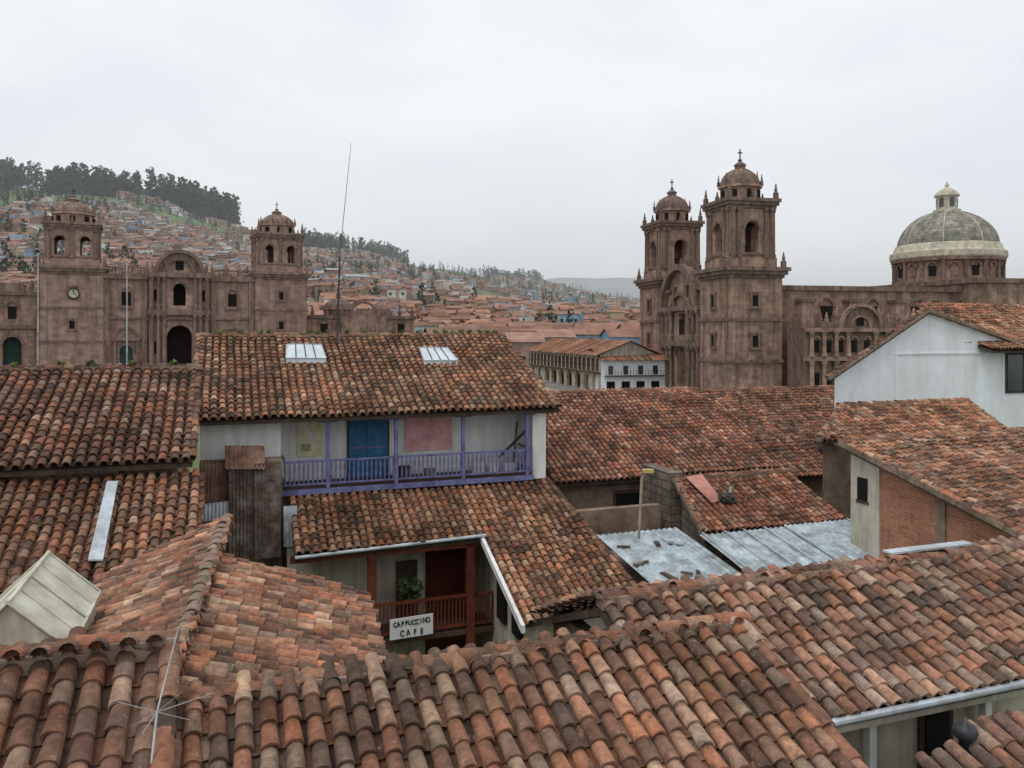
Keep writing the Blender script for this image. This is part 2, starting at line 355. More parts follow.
# ===== B1 balcony house =====
h=emptyL('balcony_house',5,28)
pl=(0,30.77,-.25,0,.39)
hs=[[hit(287,350,pl),hit(321,350,pl),hit(326,364,pl),hit(286,364,pl)],[hit(420,353,pl),hit(447,353,pl),hit(458,366,pl),hit(424,366,pl)]]
tile_roof(h,'front_slope',pl,rect(-1.0,10.45,24.75,30.77),(.9,.82,.72),sp=.24,ex=.3,wallmat=None,inset=.4,tufts=.06,seg=7)
tile_roof(h,'back_slope',(0,30.77,-.25,0,-.395),rect(-1.0,10.45,30.79,33.5),(.8,.8,.8),wallmat=None)
ridge(h,'top',(-1,30.77,-.2),(10.5,30.77,-.2),(.8,.75,.65),tufts=.6)
ridge(h,'verge_left',(-1,24.75,-2.57),(-1,30.77,-.2),(.7,.65,.6),r=.1,mortar=False)
ridge(h,'verge_right',(10.45,24.75,-2.57),(10.45,30.77,-.2),(.7,.65,.6),r=.1,mortar=False)
mb=MB()
for i,q in enumerate(hs):
    mb.prism([W(a,b,zf(pl,a,b)+.2) for a,b in q],[W(a,b,zf(pl,a,b)+.02) for a,b in q],'skylight_glass')
    for j in range(4):
        (a,b),(c,d)=q[j],q[(j+1)%4]; mb.rod(W(a,b,zf(pl,a,b)+.2),W(c,d,zf(pl,c,d)+.2),.025,'galvanised')
    for f in(.25,.5,.75):
        l=lambda m,n:(m[0]+(n[0]-m[0])*f,m[1]+(n[1]-m[1])*f)
        (a,b),(c,d)=l(q[0],q[1]),l(q[3],q[2]); mb.rod(W(a,b,zf(pl,a,b)+.205),W(c,d,zf(pl,c,d)+.205),.02,'steel_dark')
mb.build('skylights',h)
mb=MB()
sk=[(-.8,26.5),(10.1,26.5),(10.1,30.6),(-.8,30.6)]
mb.prism([W(a,b,zf(pl,a,b)-.2) for a,b in sk],[W(a,b,-12) for a,b in sk],'white_plaster')
mb.box(-.8,1.5,25.35,26.49,-12,-2.68,'white_plaster',TL)
mb.box(1.5,10.1,25.35,26.49,-12,-5.02,'adobe',TL)
mb.box(9.62,10.1,25.1,26.49,-5.0,-2.68,'white_plaster',TL)
mb.box(-.9,10.4,24.95,25.05,-2.72,-2.6,'brown_wood',TL)
for i in range(28): a=-.8+i*.41; mb.box(a,a+.07,24.8,26.45,-2.68,-2.61,'brown_wood',lambda s,d,z:W(s,d,z+(d-24.8)*.39))
mb.box(1.55,9.6,25.02,26.48,-4.98,-4.84,'brown_wood',TL)
mb.box(1.5,9.62,24.95,25.02,-5.0,-4.84,'blue_paint',TL)
for z0,z1 in((-4.03,-3.97),(-4.72,-4.67)): mb.box(1.55,9.6,24.97,25.03,z0,z1,'blue_paint',TL)
n=58
for i in range(n+1):
    a=1.6+(7.95)*i/n
    x,y,_=W(a,25.0,0); mb.lathe(x,y,[(.022,-4.7),(.034,-4.5),(.018,-4.38),(.032,-4.2),(.022,-4.03)],6,'blue_paint')
for u in(328,396,463,527):
    a=A(u,25.0); mb.box(a-.055,a+.055,24.94,25.06,-4.84,-2.73,'blue_paint',TL)
    mb.box(a-.28,a+.28,24.97,25.05,-2.83,-2.735,'blue_paint',TL)
for a in(1.58,9.55): 
    for z0,z1 in((-4.03,-3.97),(-4.72,-4.67)): mb.box(a,a+.05,25.03,26.4,z0,z1,'blue_paint',TL)
bw=26.47
def panel(u0,u1,v0,v1,mat,b,th=.03):
    a0_=A(u0,b);a1_=A(u1,b); um=(u0+u1)/2; mb.box(a0_,a1_,b-th,b,ZB(um,v1,b),ZB(um,v0,b),mat,TL)
panel(347,389,416,478,'brown_wood',bw,.05); panel(349,387,418,478,'door_blue',bw,.08)
for i in range(1,4): 
    u=349+38*i/4; panel(u-.5,u+.5,418,478,'blue_paint',bw-.07,.03)
panel(349,387,446,448,'blue_paint',bw-.07,.04)
panel(297,322,418,456,'yellow_paint',bw); panel(405,452,413,450,'pink_paint',bw)
panel(300,307,423,429,'white_plaster',bw-.02,.02); panel(309,317,432,441,'white_plaster',bw-.02,.02); panel(301,311,444,451,'ochre_paint',bw-.02,.02)
for u in(405,430,478,492,508):
    a=A(u,25.7); mb.box(a-.18,a+.2,25.6,25.9,-4.84,-4.4-.2*R(),random.choice(['brown_wood','adobe','rusty_sheet','white_plaster']),TL)
mb.rod(W(9.2,25.9,-4.8),W(9.5,26.3,-3.2),.03,'brown_wood'); mb.rod(W(8.6,25.6,-4.3),W(9.5,25.2,-3.3),.05,'steel_dark')
mb.build('facade_and_balcony',h)
mb=MB()
corr(mb,(.0,24.25,-6.9),(1,0,0),(0,0.02,1),.95,3.0,'rusty_sheet',pitch=.1,rows=2)
corr(mb,(.7,24.15,-6.6),(1,0.02,0),(0,0.02,1),.72,2.75,'rusty_sheet',pitch=.1)
corr(mb,(-.8,24.5,-5.0),(1,0,0.0),(0.02,.1,1),.8,1.25,'rust_brown',pitch=.1)
corr(mb,(-.85,24.3,-5.45),(1,0,0.05),(0,.1,1),.85,.5,'galvanised',pitch=.1)
corr(mb,(1.5,23.9,-6.25),(1,0,0),(0,.2,1),.38,1.15,'corrugated_blue',pitch=.1)
corr(mb,(-.1,24.1,-3.95),(1,0,-.05),(0,.6,.45),1.1,.95,'rust_brown',pitch=.12)
mb.box(-.8,1.5,24.6,25.34,-12,-3.85,'adobe',TL)
mb.build('corrugated_sheets',h)
# R6 courtyard roof
plC=(0,25.05,-5.12,0,.405)
tile_roof(h,'courtyard_roof',plC,[(1.7,25.05),(1.7,22.6),(7.1,22.6),(7.1,19.2),(10.8,19.6),(10.15,25.05)],(.95,.85,.74),sp=.23,ex=.28,wallmat=None,tufts=.05)
ridge(h,'court_verge',(10.75,19.6,zf(plC,0,19.6)),(10.15,25.05,-5.07),(.7,.65,.6),r=.1,mortar=False)
mb=MB()
mb.rod(W(1.7,22.48,-6.2),W(7.15,22.48,-6.05),.05,'galvanised',10)
q=[(7.0,19.05),(7.1,19.05),(7.1,22.6),(7.0,22.6)]
mb.prism([W(a,b,zf(plC,0,b)+.05) for a,b in q],[W(a,b,zf(plC,0,b)-.15) for a,b in q],'white_plaster')
a5=A(425,24)
mb.box(1.6,a5,24.0,24.2,-12,-5.75,'cream_plaster',TL)
mb.box(a5,9.9,25.1,25.3,-12,-5.4,'red_wood',TL)
mb.box(a5-.05,a5+.05,24.2,25.1,-12,-5.6,'cream_plaster',TL)
q=[(7.5,19.7),(10.4,19.9),(10.0,25.0),(7.5,25.0)]
mb.prism([W(a,b,zf(plC,a,b)-.2) for a,b in q],[W(a,b,-12) for a,b in q],'cream_plaster')
mb.box(1.6,7.5,22.75,24.0,-9.0,-8.85,'brown_wood',TL)
for u in(372,470):
    a=A(u,22.8); mb.box(a-.12,a+.12,22.7,22.9,-12,-6.2,'red_wood',TL)
mb.box(1.6,7.4,22.7,22.9,-6.42,-6.25,'red_wood',TL)
ra=A(376,22.8); rb=7.45
for z0,z1 in((-7.9,-7.82),(-8.75,-8.68)): mb.box(ra,rb,22.76,22.84,z0,z1,'red_wood',TL)
for i in range(32):
    a=ra+(rb-ra)*i/31; mb.box(a-.02,a+.02,22.78,22.82,-8.7,-7.88,'red_wood',TL)
mb.box(a5-.9,a5-.25,23.94,23.99,-8.85,-7.0,'brown_wood',TL)
for b in(20.6,21.9): mb.box(7.4,7.49,b-.35,b+.35,-8.4,-7.2,'dark_void',TL)
mb.build('courtyard_gallery',h)
hs_=emptyL('cafe_sign',A(411,22.6),22.6,-8.5); mb=MB()
a0s=A(390,22.6);a1s=A(433,22.6)
tl=.03
Ts=lambda s,d,z:W(s,d,z+tl*(s-a0s))
mb.box(a0s,a1s,22.6,22.64,-8.83,-8.25,'sign_white',Ts)
mb.build('board',hs_)
for txt,zz,ss in(('CAPPUCCINO',-8.47,.2),('CAFE',-8.76,.235)):
    for ci,ch in enumerate(txt):
        cu=bpy.data.curves.new('lettering','FONT'); cu.body=ch; cu.size=ss*(.93+.14*R()); cu.align_x='CENTER'; cu.extrude=.004; cu.offset=.006; cu.materials.append(MATS['black_paint'])
        o=bpy.data.objects.new('lettering',cu); sc.collection.objects.link(o); o.parent=hs_; o.matrix_parent_inverse=Matrix.Translation(-hs_.location)
        aa=(a0s+a1s)/2+(ci-(len(txt)-1)/2)*(.107 if len(txt)>5 else .19)
        x,y,z=W(aa,22.59,zz+tl*(aa-a0s)+(R()-.5)*.02); o.matrix_basis=Matrix.Translation((x,y,z+EYE))@Matrix.Rotation(TH,4,'Z')@Matrix.Rotation(math.pi/2,4,'X')@Matrix.Rotation((R()-.5)*.16,4,'Z')@Matrix.Diagonal((.75,1,1,1))
hp=emptyL('potted_plant',A(410,23.3),23.3,-8.8); mb=MB(); x,y,_=W(A(410,23.3),23.3,0)
mb.lathe(x,y,[(.12,-8.85),(.18,-8.5),(.2,-8.48)],12,'red_wood'); mb.rod((x,y,-8.5),(x+.05,y,-7.9),.02,'brown_wood')
leaves(mb,(x,y,-7.65),(.36,.36,.36),120,.1,(.06,.09,.035)); mb.build('plant',hp)
mb=MB(); x,y,_=W(A(337,30.0),30.0,0)
def up(u,v,d): return ((u-512)/800*d,d,(330-v)/800*d)
mb.rod((x,y,-.6),(x+.1,y,2.7),.035,'steel_dark'); mb.rod((x+.1,y,2.7),(x+.52,y,6.9),.016,'steel_dark',5,.008)
mb.rod((x-.25,y,1.6),(x+.35,y,1.75),.015,'steel_dark'); mb.rod((x+.1,y,2.2),(x+.25,y+.2,2.6),.02,'steel_dark')
mb.build('radio_mast')
# ===== R7 group =====
h=emptyL('tile_roof_house',17,31)
pl=(0,34.2,-2.98,0,.405)
tile_roof(h,'front_slope',pl,rect(11.4,21.7,27.5,34.2),(.86,.7,.66),sp=.24,ex=.3,seg=5,wallmat='adobe',inset=.4,tufts=.02)
ridge(h,'top',(11.4,34.2,-2.93),(21.7,34.2,-2.93),(.9,.8,.75))
mb=MB(); a=A(627,27.9); mb.box(a-.5,a+.5,27.82,27.88,-9,-6.35,'dark_void',TL); mb.box(a-.6,a+.6,27.84,27.885,-9.1,-6.22,'brown_wood',TL)
mb.build('doorway',h)
h=emptyL('tile_roof_house',27,32)
pl=(0,36,-3.2,0,.405); pl7b=pl
tile_roof(h,'front_slope',pl,rect(21.75,34.5,28.3,36),(.8,.68,.64),sp=.24,ex=.3,seg=5,wallmat='adobe')
ridge(h,'top',(21.75,36,-3.15),(34.5,36,-3.15),(.9,.8,.75))
ridge(h,'verge',(21.78,28.3,-6.25),(21.78,36,-3.1),(1.0,.9,.85),r=.17)
h=emptyL('tile_roof_shed',17,23)
pl=(0,24.4,-5.23,0,.395)
tile_roof(h,'front_slope',pl,[(14.0,21.6),(19.5,21.6),(19.4,24.4),(14.7,24.4)],(.85,.67,.62),sp=.22,ex=.27,seg=5,wallmat='rubble_stone',inset=.15,tufts=.04)
ridge(h,'top',(14.6,24.4,-5.18),(19.5,24.4,-5.18),(.9,.8,.75))
ridge(h,'verge',(14.0,21.6,-6.3),(14.7,24.4,-5.18),(.9,.8,.75),r=.1)
mb=MB(); q=[hit(686,482,pl),hit(702,479,pl),hit(722,505,pl),hit(712,508,pl)]
mb.prism([W(a,b,zf(pl,a,b)+.18) for a,b in q],[W(a,b,zf(pl,a,b)+.15) for a,b in q],'red_sheet')
a,b=hit(727,505,pl); z=zf(pl,a,b)
x,y,_=W(a,b,0); leaves(mb,(x,y,z+.25),(.3,.3,.16),120,.09,(.05,.055,.045)); mb.box(a-.14,a+.14,b-.12,b+.12,z,z+.3,'steel_dark',TL); mb.box(a-.2,a+.2,b-.16,b+.16,z+.3,z+.34,'rusty_sheet',TL)
mb.rod(W(a+.1,b,z+.3),W(a+.15,b,z+.6),.05,'galvanised',8)
mb.build('red_sheet_and_vent',h)
h=emptyL('corrugated_roof_shed',15,20); mb=MB()
corr(mb,(10.9,18.3,-7.1),(1,0,0),(0,1,.14),2.9,4.6,'corrugated_blue',pitch=.2,rows=2)
corr(mb,(13.6,17.6,-7.0),(1,0,.0),(0.05,1,.16),3.2,3.95,'corrugated_blue',pitch=.2,rows=2)
corr(mb,(16.75,17.6,-6.96),(1,0,.0),(0.05,1,.16),3.4,3.95,'corrugated_blue',pitch=.2,rows=2)
mb.box(11,20,18,24,-12,-7.35,'adobe',TL)
for a in (13.7,14.5,15.2,16.0,16.8,17.6,18.4,19.3): mb.rod(W(a,17.6,-6.93),W(a+.2,21.5,-6.31),.025,'galvanised')
for i in range(10):
    a=11.1+R()*2.4; b=18.8+R()*3.2; z=-7.1+(b-18.3)*.14+.03; an_=R()*3; la=.1+.3*R(); lb=.03+.06*R()
    Tq=lambda s,d,zz:W(a+s*math.cos(an_)-d*math.sin(an_),b+s*math.sin(an_)+d*math.cos(an_),zz)
    mb.box(-la,la,-lb,lb,z,z+.05,random.choice(['galvanised','brown_wood','corrugated_blue','rusty_sheet']),Tq)
mb.build('sheets',h)
mb=MB(); mb.box(10.9,14.2,24.6,24.9,-12,-6.1,'adobe',TL); mb.build('adobe_wall')
mb=MB(); mb.box(A(655,25.5),A(668,25.5),24.5,26.5,-12,-5.0,'rubble_stone',TL); mb.build('stone_wall')
mb=MB(); a=A(640,22.3);x,y,_=W(a,22.3,0)
mb.rod((x-.15,y,-9),(x+.05,y,-4.65),.04,'ochre_paint'); mb.rod((x+.05,y,-4.65),(x+.22,y-.1,-4.4),.03,'steel_light')
mb.box(x+.05,x+.4,y-.2,y,-4.45,-4.35,'lamp_yellow'); mb.build('street_lamp')
# ===== R10 brick house =====
h=emptyL('brick_house',22,17); pl=(0,19.0,-3.75,0,.235)
tile_roof(h,'front_slope',pl,rect(18.0,29,12.2,20.1),(.98,.88,.8),sp=.23,ex=.29,seg=5,wallmat=None)
ridge(h,'verge',(18.0,12.2,zf(pl,0,12.2)+.03),(18.0,20.1,zf(pl,0,20.1)+.03),(1,.85,.75),r=.11)
ridge(h,'top',(18,20.1,zf(pl,0,20.1)+.05),(29,20.1,zf(pl,0,20.1)+.05),(1,.85,.75))
mb=MB()
def slab(a0_,a1_,b0,b1,mat,zb=-12,dz=-.2):
    q=rect(a0_,a1_,b0,b1); mb.prism([W(a,b,zf(pl,a,b)+dz) for a,b in q],[W(a,b,zb) for a,b in q],mat)
slab(18.25,28.6,12.6,18.75,'brick_red'); slab(18.2,28.6,18.75,19.9,'cream_plaster')
for b in(16.6,14.0): slab(18.19,18.5,b-.17,b+.17,'adobe',dz=-.21)
mb.box(18.17,18.2,19.2,19.6,-5.2,-4.5,'dark_void',TL); mb.box(18.16,18.19,19.15,19.65,-5.28,-5.2,'brown_wood',TL)
mb.box(17.9,18.6,12.0,20.3,-3.0,-2.9,'brown_wood',lambda s,d,z:W(s,d,zf(pl,s,d)-.13+(z+2.95)*.6))
mb.build('walls',h)
# R9
h=emptyL('tile_roof_house',25,24); pl=(0,25.4,-3.0,0,.405)
tile_roof(h,'front_slope',pl,[(19.8,23.2),(28.6,22.8),(29.3,25.4),(22.8,25.4)],(1.0,.87,.76),sp=.23,ex=.29,seg=5,wallmat='adobe',inset=.6)
ridge(h,'top',(22.6,25.4,-2.95),(29.4,25.4,-2.95),(1,.9,.8)); ridge(h,'hip',(19.8,23.2,-3.85),(22.8,25.4,-2.97),(1,.9,.8))
ridge(h,'verge',(28.6,22.8,-4.02),(29.3,25.4,-2.97),(1,.9,.8))
# ===== R8 white gable house =====
h=emptyL('white_gable_house',34,32,-6); mb=MB(); B=30.0
prof=[(26.5,-2.0),(31.9,.875),(37.9,-.72),(48,-.72),(48,-12),(26.5,-12)]
dv=Vector((.6,1)).normalized()*3.5
fr=[W(a,B,z) for a,z in prof]; bk=[(x+dv.x*1.15,y+dv.y,z) for x,y,z in fr]
mb.prism(fr,bk,'white_paint')
a0_,a1_=A(895,B),A(1003,B); z0_,z1_=ZB(950,402,B),ZB(950,353,B)
for (s0,s1,y0,y1) in((a0_,a1_,z1_-.05,z1_+.03),(a0_,a0_+.08,z0_,z1_-.05),(a1_-.08,a1_,z0_,z1_-.05)): mb.box(s0,s1,B-.05,B-.003,y0,y1,'white_paint',TL)
aw0,aw1=A(1006,B-.05),A(1040,B-.05); zw0,zw1=ZB(1015,393,B),ZB(1015,353,B)
mb.box(aw0,aw1,B-.06,B-.004,zw0,zw1,'steel_dark',TL); mb.box(aw0+.1,aw1-.1,B-.08,B-.055,zw0+.1,zw1-.1,'glass_dark',TL); mb.box((aw0+aw1)/2-.04,(aw0+aw1)/2+.04,B-.1,B-.07,zw0,zw1,'steel_dark',TL)
mb.build('walls',h)
pl=(0,30.4,-.55,0,.35); tile_roof(h,'porch_slope',pl,rect(A(990,29.3),46,29.2,30.4),(1.0,.9,.8),sp=.25,ex=.3,seg=4,wallmat=None)
mb=MB()
f0=Vector(W(26.0,B-.25,-2.27+.08));f1=Vector(W(31.9,B-.25,.875+.08)); dd=Vector((dv.x*1.15,dv.y,0))
mb.prism([tuple(f0),tuple(f0+dd),tuple(f1+dd),tuple(f1)],[tuple(p-Vector((0,0,.16))) for p in(f0,f0+dd,f1+dd,f1)],'roof_earth'); mb.build('left_slope_board',h)
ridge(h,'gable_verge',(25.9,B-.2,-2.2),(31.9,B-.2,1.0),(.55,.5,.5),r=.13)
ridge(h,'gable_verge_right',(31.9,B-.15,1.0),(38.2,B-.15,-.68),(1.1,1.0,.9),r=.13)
pl=(0,34.2,1.35,0,.5); tile_roof(h,'rear_slope',pl,[(32.2,30.3),(48,29.8),(48,34.2),(36.0,34.2)],(1.0,.86,.74),sp=.28,ex=.32,seg=4,wallmat=None)
ridge(h,'rear_top',(36,34.2,1.4),(48,34.2,1.4),(1.1,.9,.8))
mb=MB(); a,b=hit(826,470,pl7b); x,y,_=W(a,b,0); z=zf(pl7b,a,b)
mb.rod((x,y,z),(x,y,z+.75),.04,'steel_dark')
def Td(s,d,zz): 
    v=Matrix.Rotation(math.radians(60),3,'X')@Vector((s,d,zz)); return (x+v.x,y+v.y,z+.9+v.z)
mb.lathe(0,0,[(.05,0),(.2,.04),(.35,.1),(.42,.16)],18,'steel_dark',T=Td,smooth=True); mb.rod(Td(0,0,0),Td(0,0,.5),.015,'steel_light'); mb.build('satellite_dish')
mb=MB(); c=Vector(up(157,712,5.9)); top=Vector(up(179,626,6.1)); bt=Vector(up(150,775,5.75))
mb.rod(bt,c,.009,'steel_light'); mb.rod(c,top,.007,'steel_light')
for (u,v) in((118,702),(190,720),(142,734),(214,693),(132,726),(182,692)):
    mb.rod(c,up(u,v,5.7+.4*R()),.0032,'steel_light',5,.002)
mb.build('tv_antenna')

# ---------------- churches ----------------
def side(cx,cy,w,k):
    ca=[1,0,-1,0][k]; sa=[0,1,0,-1][k]
    return lambda s,d,z:(cx+ca*s-sa*(-w/2+d),cy+sa*s+ca*(-w/2+d),z)
def arch_wall(mb,T,s0,s1,z0,z1,ow,sill,spring,th,mat,n=10,void=None):
    c=(s0+s1)/2;r=ow/2
    mb.box(s0,c-r,0,th,z0,z1,mat,T); mb.box(c+r,s1,0,th,z0,z1,mat,T)
    if sill>z0+.01: mb.box(c-r,c+r,0,th,z0,sill,mat,T)
    vs=[];fs=[]
    for i in range(n+1):
        t=math.pi*i/n; s=c-r*math.cos(t); z=spring+r*math.sin(t)
        vs+= [T(s,0,z),T(s,0,z1),T(s,th,z),T(s,th,z1)]
    for i in range(n):
        o=i*4;p=o+4; fs+=[(o,p,p+1,o+1),(o+2,o+3,p+3,p+2),(o,o+2,p+2,p),(o+1,p+1,p+3,o+3)]
    mb.add(vs,fs,mat)
    if void: mb.box(c-r-.05,c+r+.05,th+.02,th+.06,sill,spring+r,void,T)
def archivolt(mb,T,c,r,spring,w,dep,mat,n=12,d0=0):
    vs=[];fs=[]
    for i in range(n+1):
        t=math.pi*i/n
        for rr in(r,r+w):
            for dd in(d0-dep,d0-.003): vs.append(T(c-rr*math.cos(t),dd,spring+rr*math.sin(t)))
    for i in range(n):
        o=i*4;p=o+4; fs+=[(o,p,p+2,o+2),(o,o+1,p+1,p),(o+2,p+2,p+3,o+3)]
    fs+=[(0,2,3,1),(n*4,n*4+1,n*4+3,n*4+2)]
    mb.add(vs,fs,mat)
def cornice(mb,cx,cy,w,z,h,pr,mat):
    for i,(f,p) in enumerate(((.3,.35),(.35,.7),(.35,1.0))):
        z0=z+h*sum((.3,.35,.35)[:i]); ww=w/2+pr*p; mb.box(cx-ww,cx+ww,cy-ww,cy+ww,z0,z0+h*f,mat)
def pinn(mb,x,y,z,h,r,mat):
    mb.box(x-r,x+r,y-r,y+r,z,z+h*.35,mat); mb.lathe(x,y,[(r*1.3,z+h*.35),(r*1.3,z+h*.4),(r*.6,z+h*.45),(r*.9,z+h*.55),(r*.4,z+h*.8),(r*.5,z+h*.86),(r*.1,z+h)],8,mat)
def cross(mb,x,y,z,h):
    mb.box(x-.06,x+.06,y-.06,y+.06,z,z+h,'bronze'); mb.box(x-h*.25,x+h*.25,y-.05,y+.05,z+h*.6,z+h*.6+.11,'bronze')
    mb.box(x-.05,x+.05,y-h*.25,y+h*.25,z+h*.6+.01,z+h*.6+.1,'bronze')
def cupola(mb,cx,cy,r,z,hd,mat,trim,n=8,rot=math.pi/8):
    mb.lathe(cx,cy,[(r,z),(r,z+hd*.35),(r*1.12,z+hd*.38),(r*1.12,z+hd*.45)],n,mat,rot)
    for i in range(n):
        a=rot+2*math.pi*(i+.5)/n; x=cx+math.cos(a)*r*.93;y=cy+math.sin(a)*r*.93
        mb.lathe(x,y,[(r*.13,z+hd*.05),(r*.13,z+hd*.3)],6,'dark_void')
        a=rot+2*math.pi*i/n; pinn(mb,cx+math.cos(a)*r*1.08,cy+math.sin(a)*r*1.08,z+hd*.45,hd*.35,r*.06,trim)
    pr=[(r*math.cos(t)*.98,z+hd*.45+hd*.5*math.sin(t)) for t in [math.pi/2*i/7 for i in range(7)]]
    mb.lathe(cx,cy,pr,n*2,trim,rot)
    for i in range(n):
        a=rot+2*math.pi*i/n
        for (r0,z0),(r1,z1) in zip(pr[:-1],pr[1:]):
            mb.rod((cx+math.cos(a)*r0,cy+math.sin(a)*r0,z0),(cx+math.cos(a)*r1,cy+math.sin(a)*r1,z1),r*.05,mat,5)
    zt=pr[-1][1]
    mb.lathe(cx,cy,[(r*.28,zt-.1),(r*.28,zt+hd*.1),(r*.34,zt+hd*.12),(r*.22,zt+hd*.18),(r*.08,zt+hd*.24),(r*.12,zt+hd*.28),(r*.02,zt+hd*.33)],8,trim)
    return zt+hd*.32
def tower(mb,cx,cy,w,zb,zc,wb,zt,na,mat,trim,hd):
    h=w/2
    mb.box(cx-h,cx+h,cy-h,cy+h,zb,zc,mat)
    for k in range(4):
        T=side(cx,cy,w,k)
        for s0,s1 in((-h+.02,-h+.9),(h-.9,h-.02)): mb.box(s0,s1,-.16,-.003,zb,zc,mat,T)
        for zz in(zb+(zc-zb)*.33,zb+(zc-zb)*.66): mb.box(-h-.2,h+.2,-.3,-.17,zz,zz+.35,trim,T); 
        for zz in(zb+(zc-zb)*.5,zb+(zc-zb)*.82):
            mb.box(-.4,.4,-.06,-.004,zz-.65,zz+.65,'dark_void',T)
            for (a,b,c,d) in((-.65,-.4,zz-.85,zz+.85),(.4,.65,zz-.85,zz+.85),(-.8,.8,zz+.85,zz+1.1),(-.8,.8,zz-1.05,zz-.85)): mb.box(a,b,-.22,-.005,c,d,trim,T)
    cornice(mb,cx,cy,w,zc,1.3,.85,trim)
    z=zc+1.3; hb=wb/2; zs=zt-1.2
    mb.box(cx-hb-.25,cx+hb+.25,cy-hb-.25,cy+hb+.25,z,z+1.2,mat)
    for sx in(-1,1):
        for sy in(-1,1): pinn(mb,cx+sx*(h+.2),cy+sy*(h+.2),z,1.9,.25,trim)
    z+=1.2; H=zs-z; th=.9
    for k in range(4):
        T=side(cx,cy,wb,k); e=hb-(th if k%2 else 0)
        if na==1:
            ow=wb*.32; arch_wall(mb,T,-e,e,z,zs,ow,z+H*.1,z+H*.58,th,mat); archivolt(mb,T,0,ow/2,z+H*.58,.3,.15,trim)
            cs=(-hb+.4,-hb+1.15,hb-1.15,hb-.4)
        else:
            ow=wb*.2
            arch_wall(mb,T,-e,0,z,zs,ow,z+H*.12,z+H*.62,th,mat) ; arch_wall(mb,T,0,e,z,zs,ow,z+H*.12,z+H*.62,th,mat)
            for c in(-e/2,e/2): archivolt(mb,T,c,ow/2,z+H*.62,.28,.15,trim)
            cs=(-hb+.45,0,hb-.45)
        for s in cs:
            mb.lathe(s,-.12,[(.34,z),(.34,z+.4),(.26,z+.45),(.22,zs-.5),(.34,zs-.3),(.34,zs)],8,trim,T=T)
        mb.box(-e,e,-.2,-.004,z+H*.1-.25,z+H*.1,trim,T)
    mb.lathe(cx,cy,[(.9,z+H*.28),(.8,z+H*.34),(.5,z+H*.5),(.42,z+H*.66),(.15,z+H*.7)],14,'bronze',smooth=True); mb.box(cx-hb+.5,cx+hb-.5,cy-.1,cy+.1,z+H*.7,z+H*.75,'brown_wood')
    mb.box(cx-hb+.3,cx+hb-.3,cy-hb+.3,cy+hb-.3,z-.2,z+.1,mat)
    cornice(mb,cx,cy,wb,zs,1.2,.65,trim)
    for sx in(-1,1):
        for sy in(-1,1): pinn(mb,cx+sx*(hb+.15),cy+sy*(hb+.15),zt,1.9,.24,trim)
        pinn(mb,cx+sx*(hb+.15),cy,zt,1.2,.2,trim); pinn(mb,cx,cy+sx*(hb+.15),zt,1.2,.2,trim)
    ztop=cupola(mb,cx,cy,hb*.82,zt,hd,mat,trim)
    cross(mb,cx,cy,ztop-.1,1.3)

mw=Matrix.Translation((28.5,100,EYE))@Matrix.Rotation(math.atan2(.22,.976),4,'Z')
h=empty('domed_church',28.5,100,-8)
mb=MB(); tower(mb,0,0,7.1,-9,6.3,5.9,16.0,1,'church_stone','church_trim',4.3); mb.build('bell_tower_near',h,mw)
mb=MB(); tower(mb,0,20.5,7.1,-9,6.3,5.9,16.0,1,'church_stone','church_trim',4.3); mb.build('bell_tower_far',h,mw)
mb=MB()
T=lambda s,d,z:(-3.1+d,s,z)
arch_wall(mb,T,3.55,16.95,-9,3.0,3.2,-9,-3.5,1.2,'church_stone',void='dark_void')
archivolt(mb,T,10.25,1.6,-3.5,.5,.3,'church_trim')
n=16; c=10.25; r=5.2
fr=[T(c-r*math.cos(math.pi*i/n),.0,3.0+1.1*r*math.sin(math.pi*i/n)) for i in range(n+1)]; bk=[T(c-r*math.cos(math.pi*i/n),1.1,3.0+1.1*r*math.sin(math.pi*i/n)) for i in range(n+1)]
mb.prism(fr,bk,'church_stone')
archivolt(mb,T,c,4.9,3.3,.8,.9,'church_trim',n=16); archivolt(mb,T,c,3.2,1.5,.45,.5,'church_trim')
for s0,s1,z0,z1,dp in((3.6,16.9,-2.2,-1.5,.7),(3.6,16.9,2.6,3.2,.8),(3.6,7,5.2,5.6,.5),(13.5,16.9,5.2,5.6,.5)): mb.box(s0,s1,-dp,-.004 if z0<4 else 1,z0,z1,'church_trim',T)
for s in(4.6,6.0,7.4,13.1,14.5,15.9):
    for z0,z1 in((-9,-2.2),(-1.5,2.6)):
        mb.lathe(s,-.35,[(.5,z0),(.5,z0+.8),(.34,z0+.9),(.3,z1-.7),(.5,z1-.3),(.5,z1)],10,'church_trim',T=T)
for s in(8.3,12.2): mb.lathe(s,-.3,[(.35,3.2),(.26,3.6),(.24,5.6),(.35,6)],8,'church_trim',T=T)
for s in(5.3,6.7,10.25,13.8,15.2):
    zz=-.4
    mb.box(s-.35,s+.35,-.05,-.004,zz,zz+1.8,'dark_void',T); archivolt(mb,T,s,.35,zz+1.8,.2,.2,'church_trim',8)
mb.box(9.4,11.1,-.06,-.005,-.6,2.2,'dark_void',T)
for s in(7.2,8.8,10.25,11.7,13.3):
    zz=3.3+5.7*math.sqrt(max(0,1-((s-c)/5.7)**2)); pinn(mb,-2.6,s,zz-.1,1.3,.22,'church_trim')
mb.build('facade',h,mw)
mb=MB()
mb.box(3.65,56,-2.6,23,-9,4.9,'church_stone'); mb.box(3.6,56.3,-2.95,23.3,4.9,5.5,'church_trim')
mb.box(-1.9,3.6,3.6,16.5,-9,4.8,'church_stone')
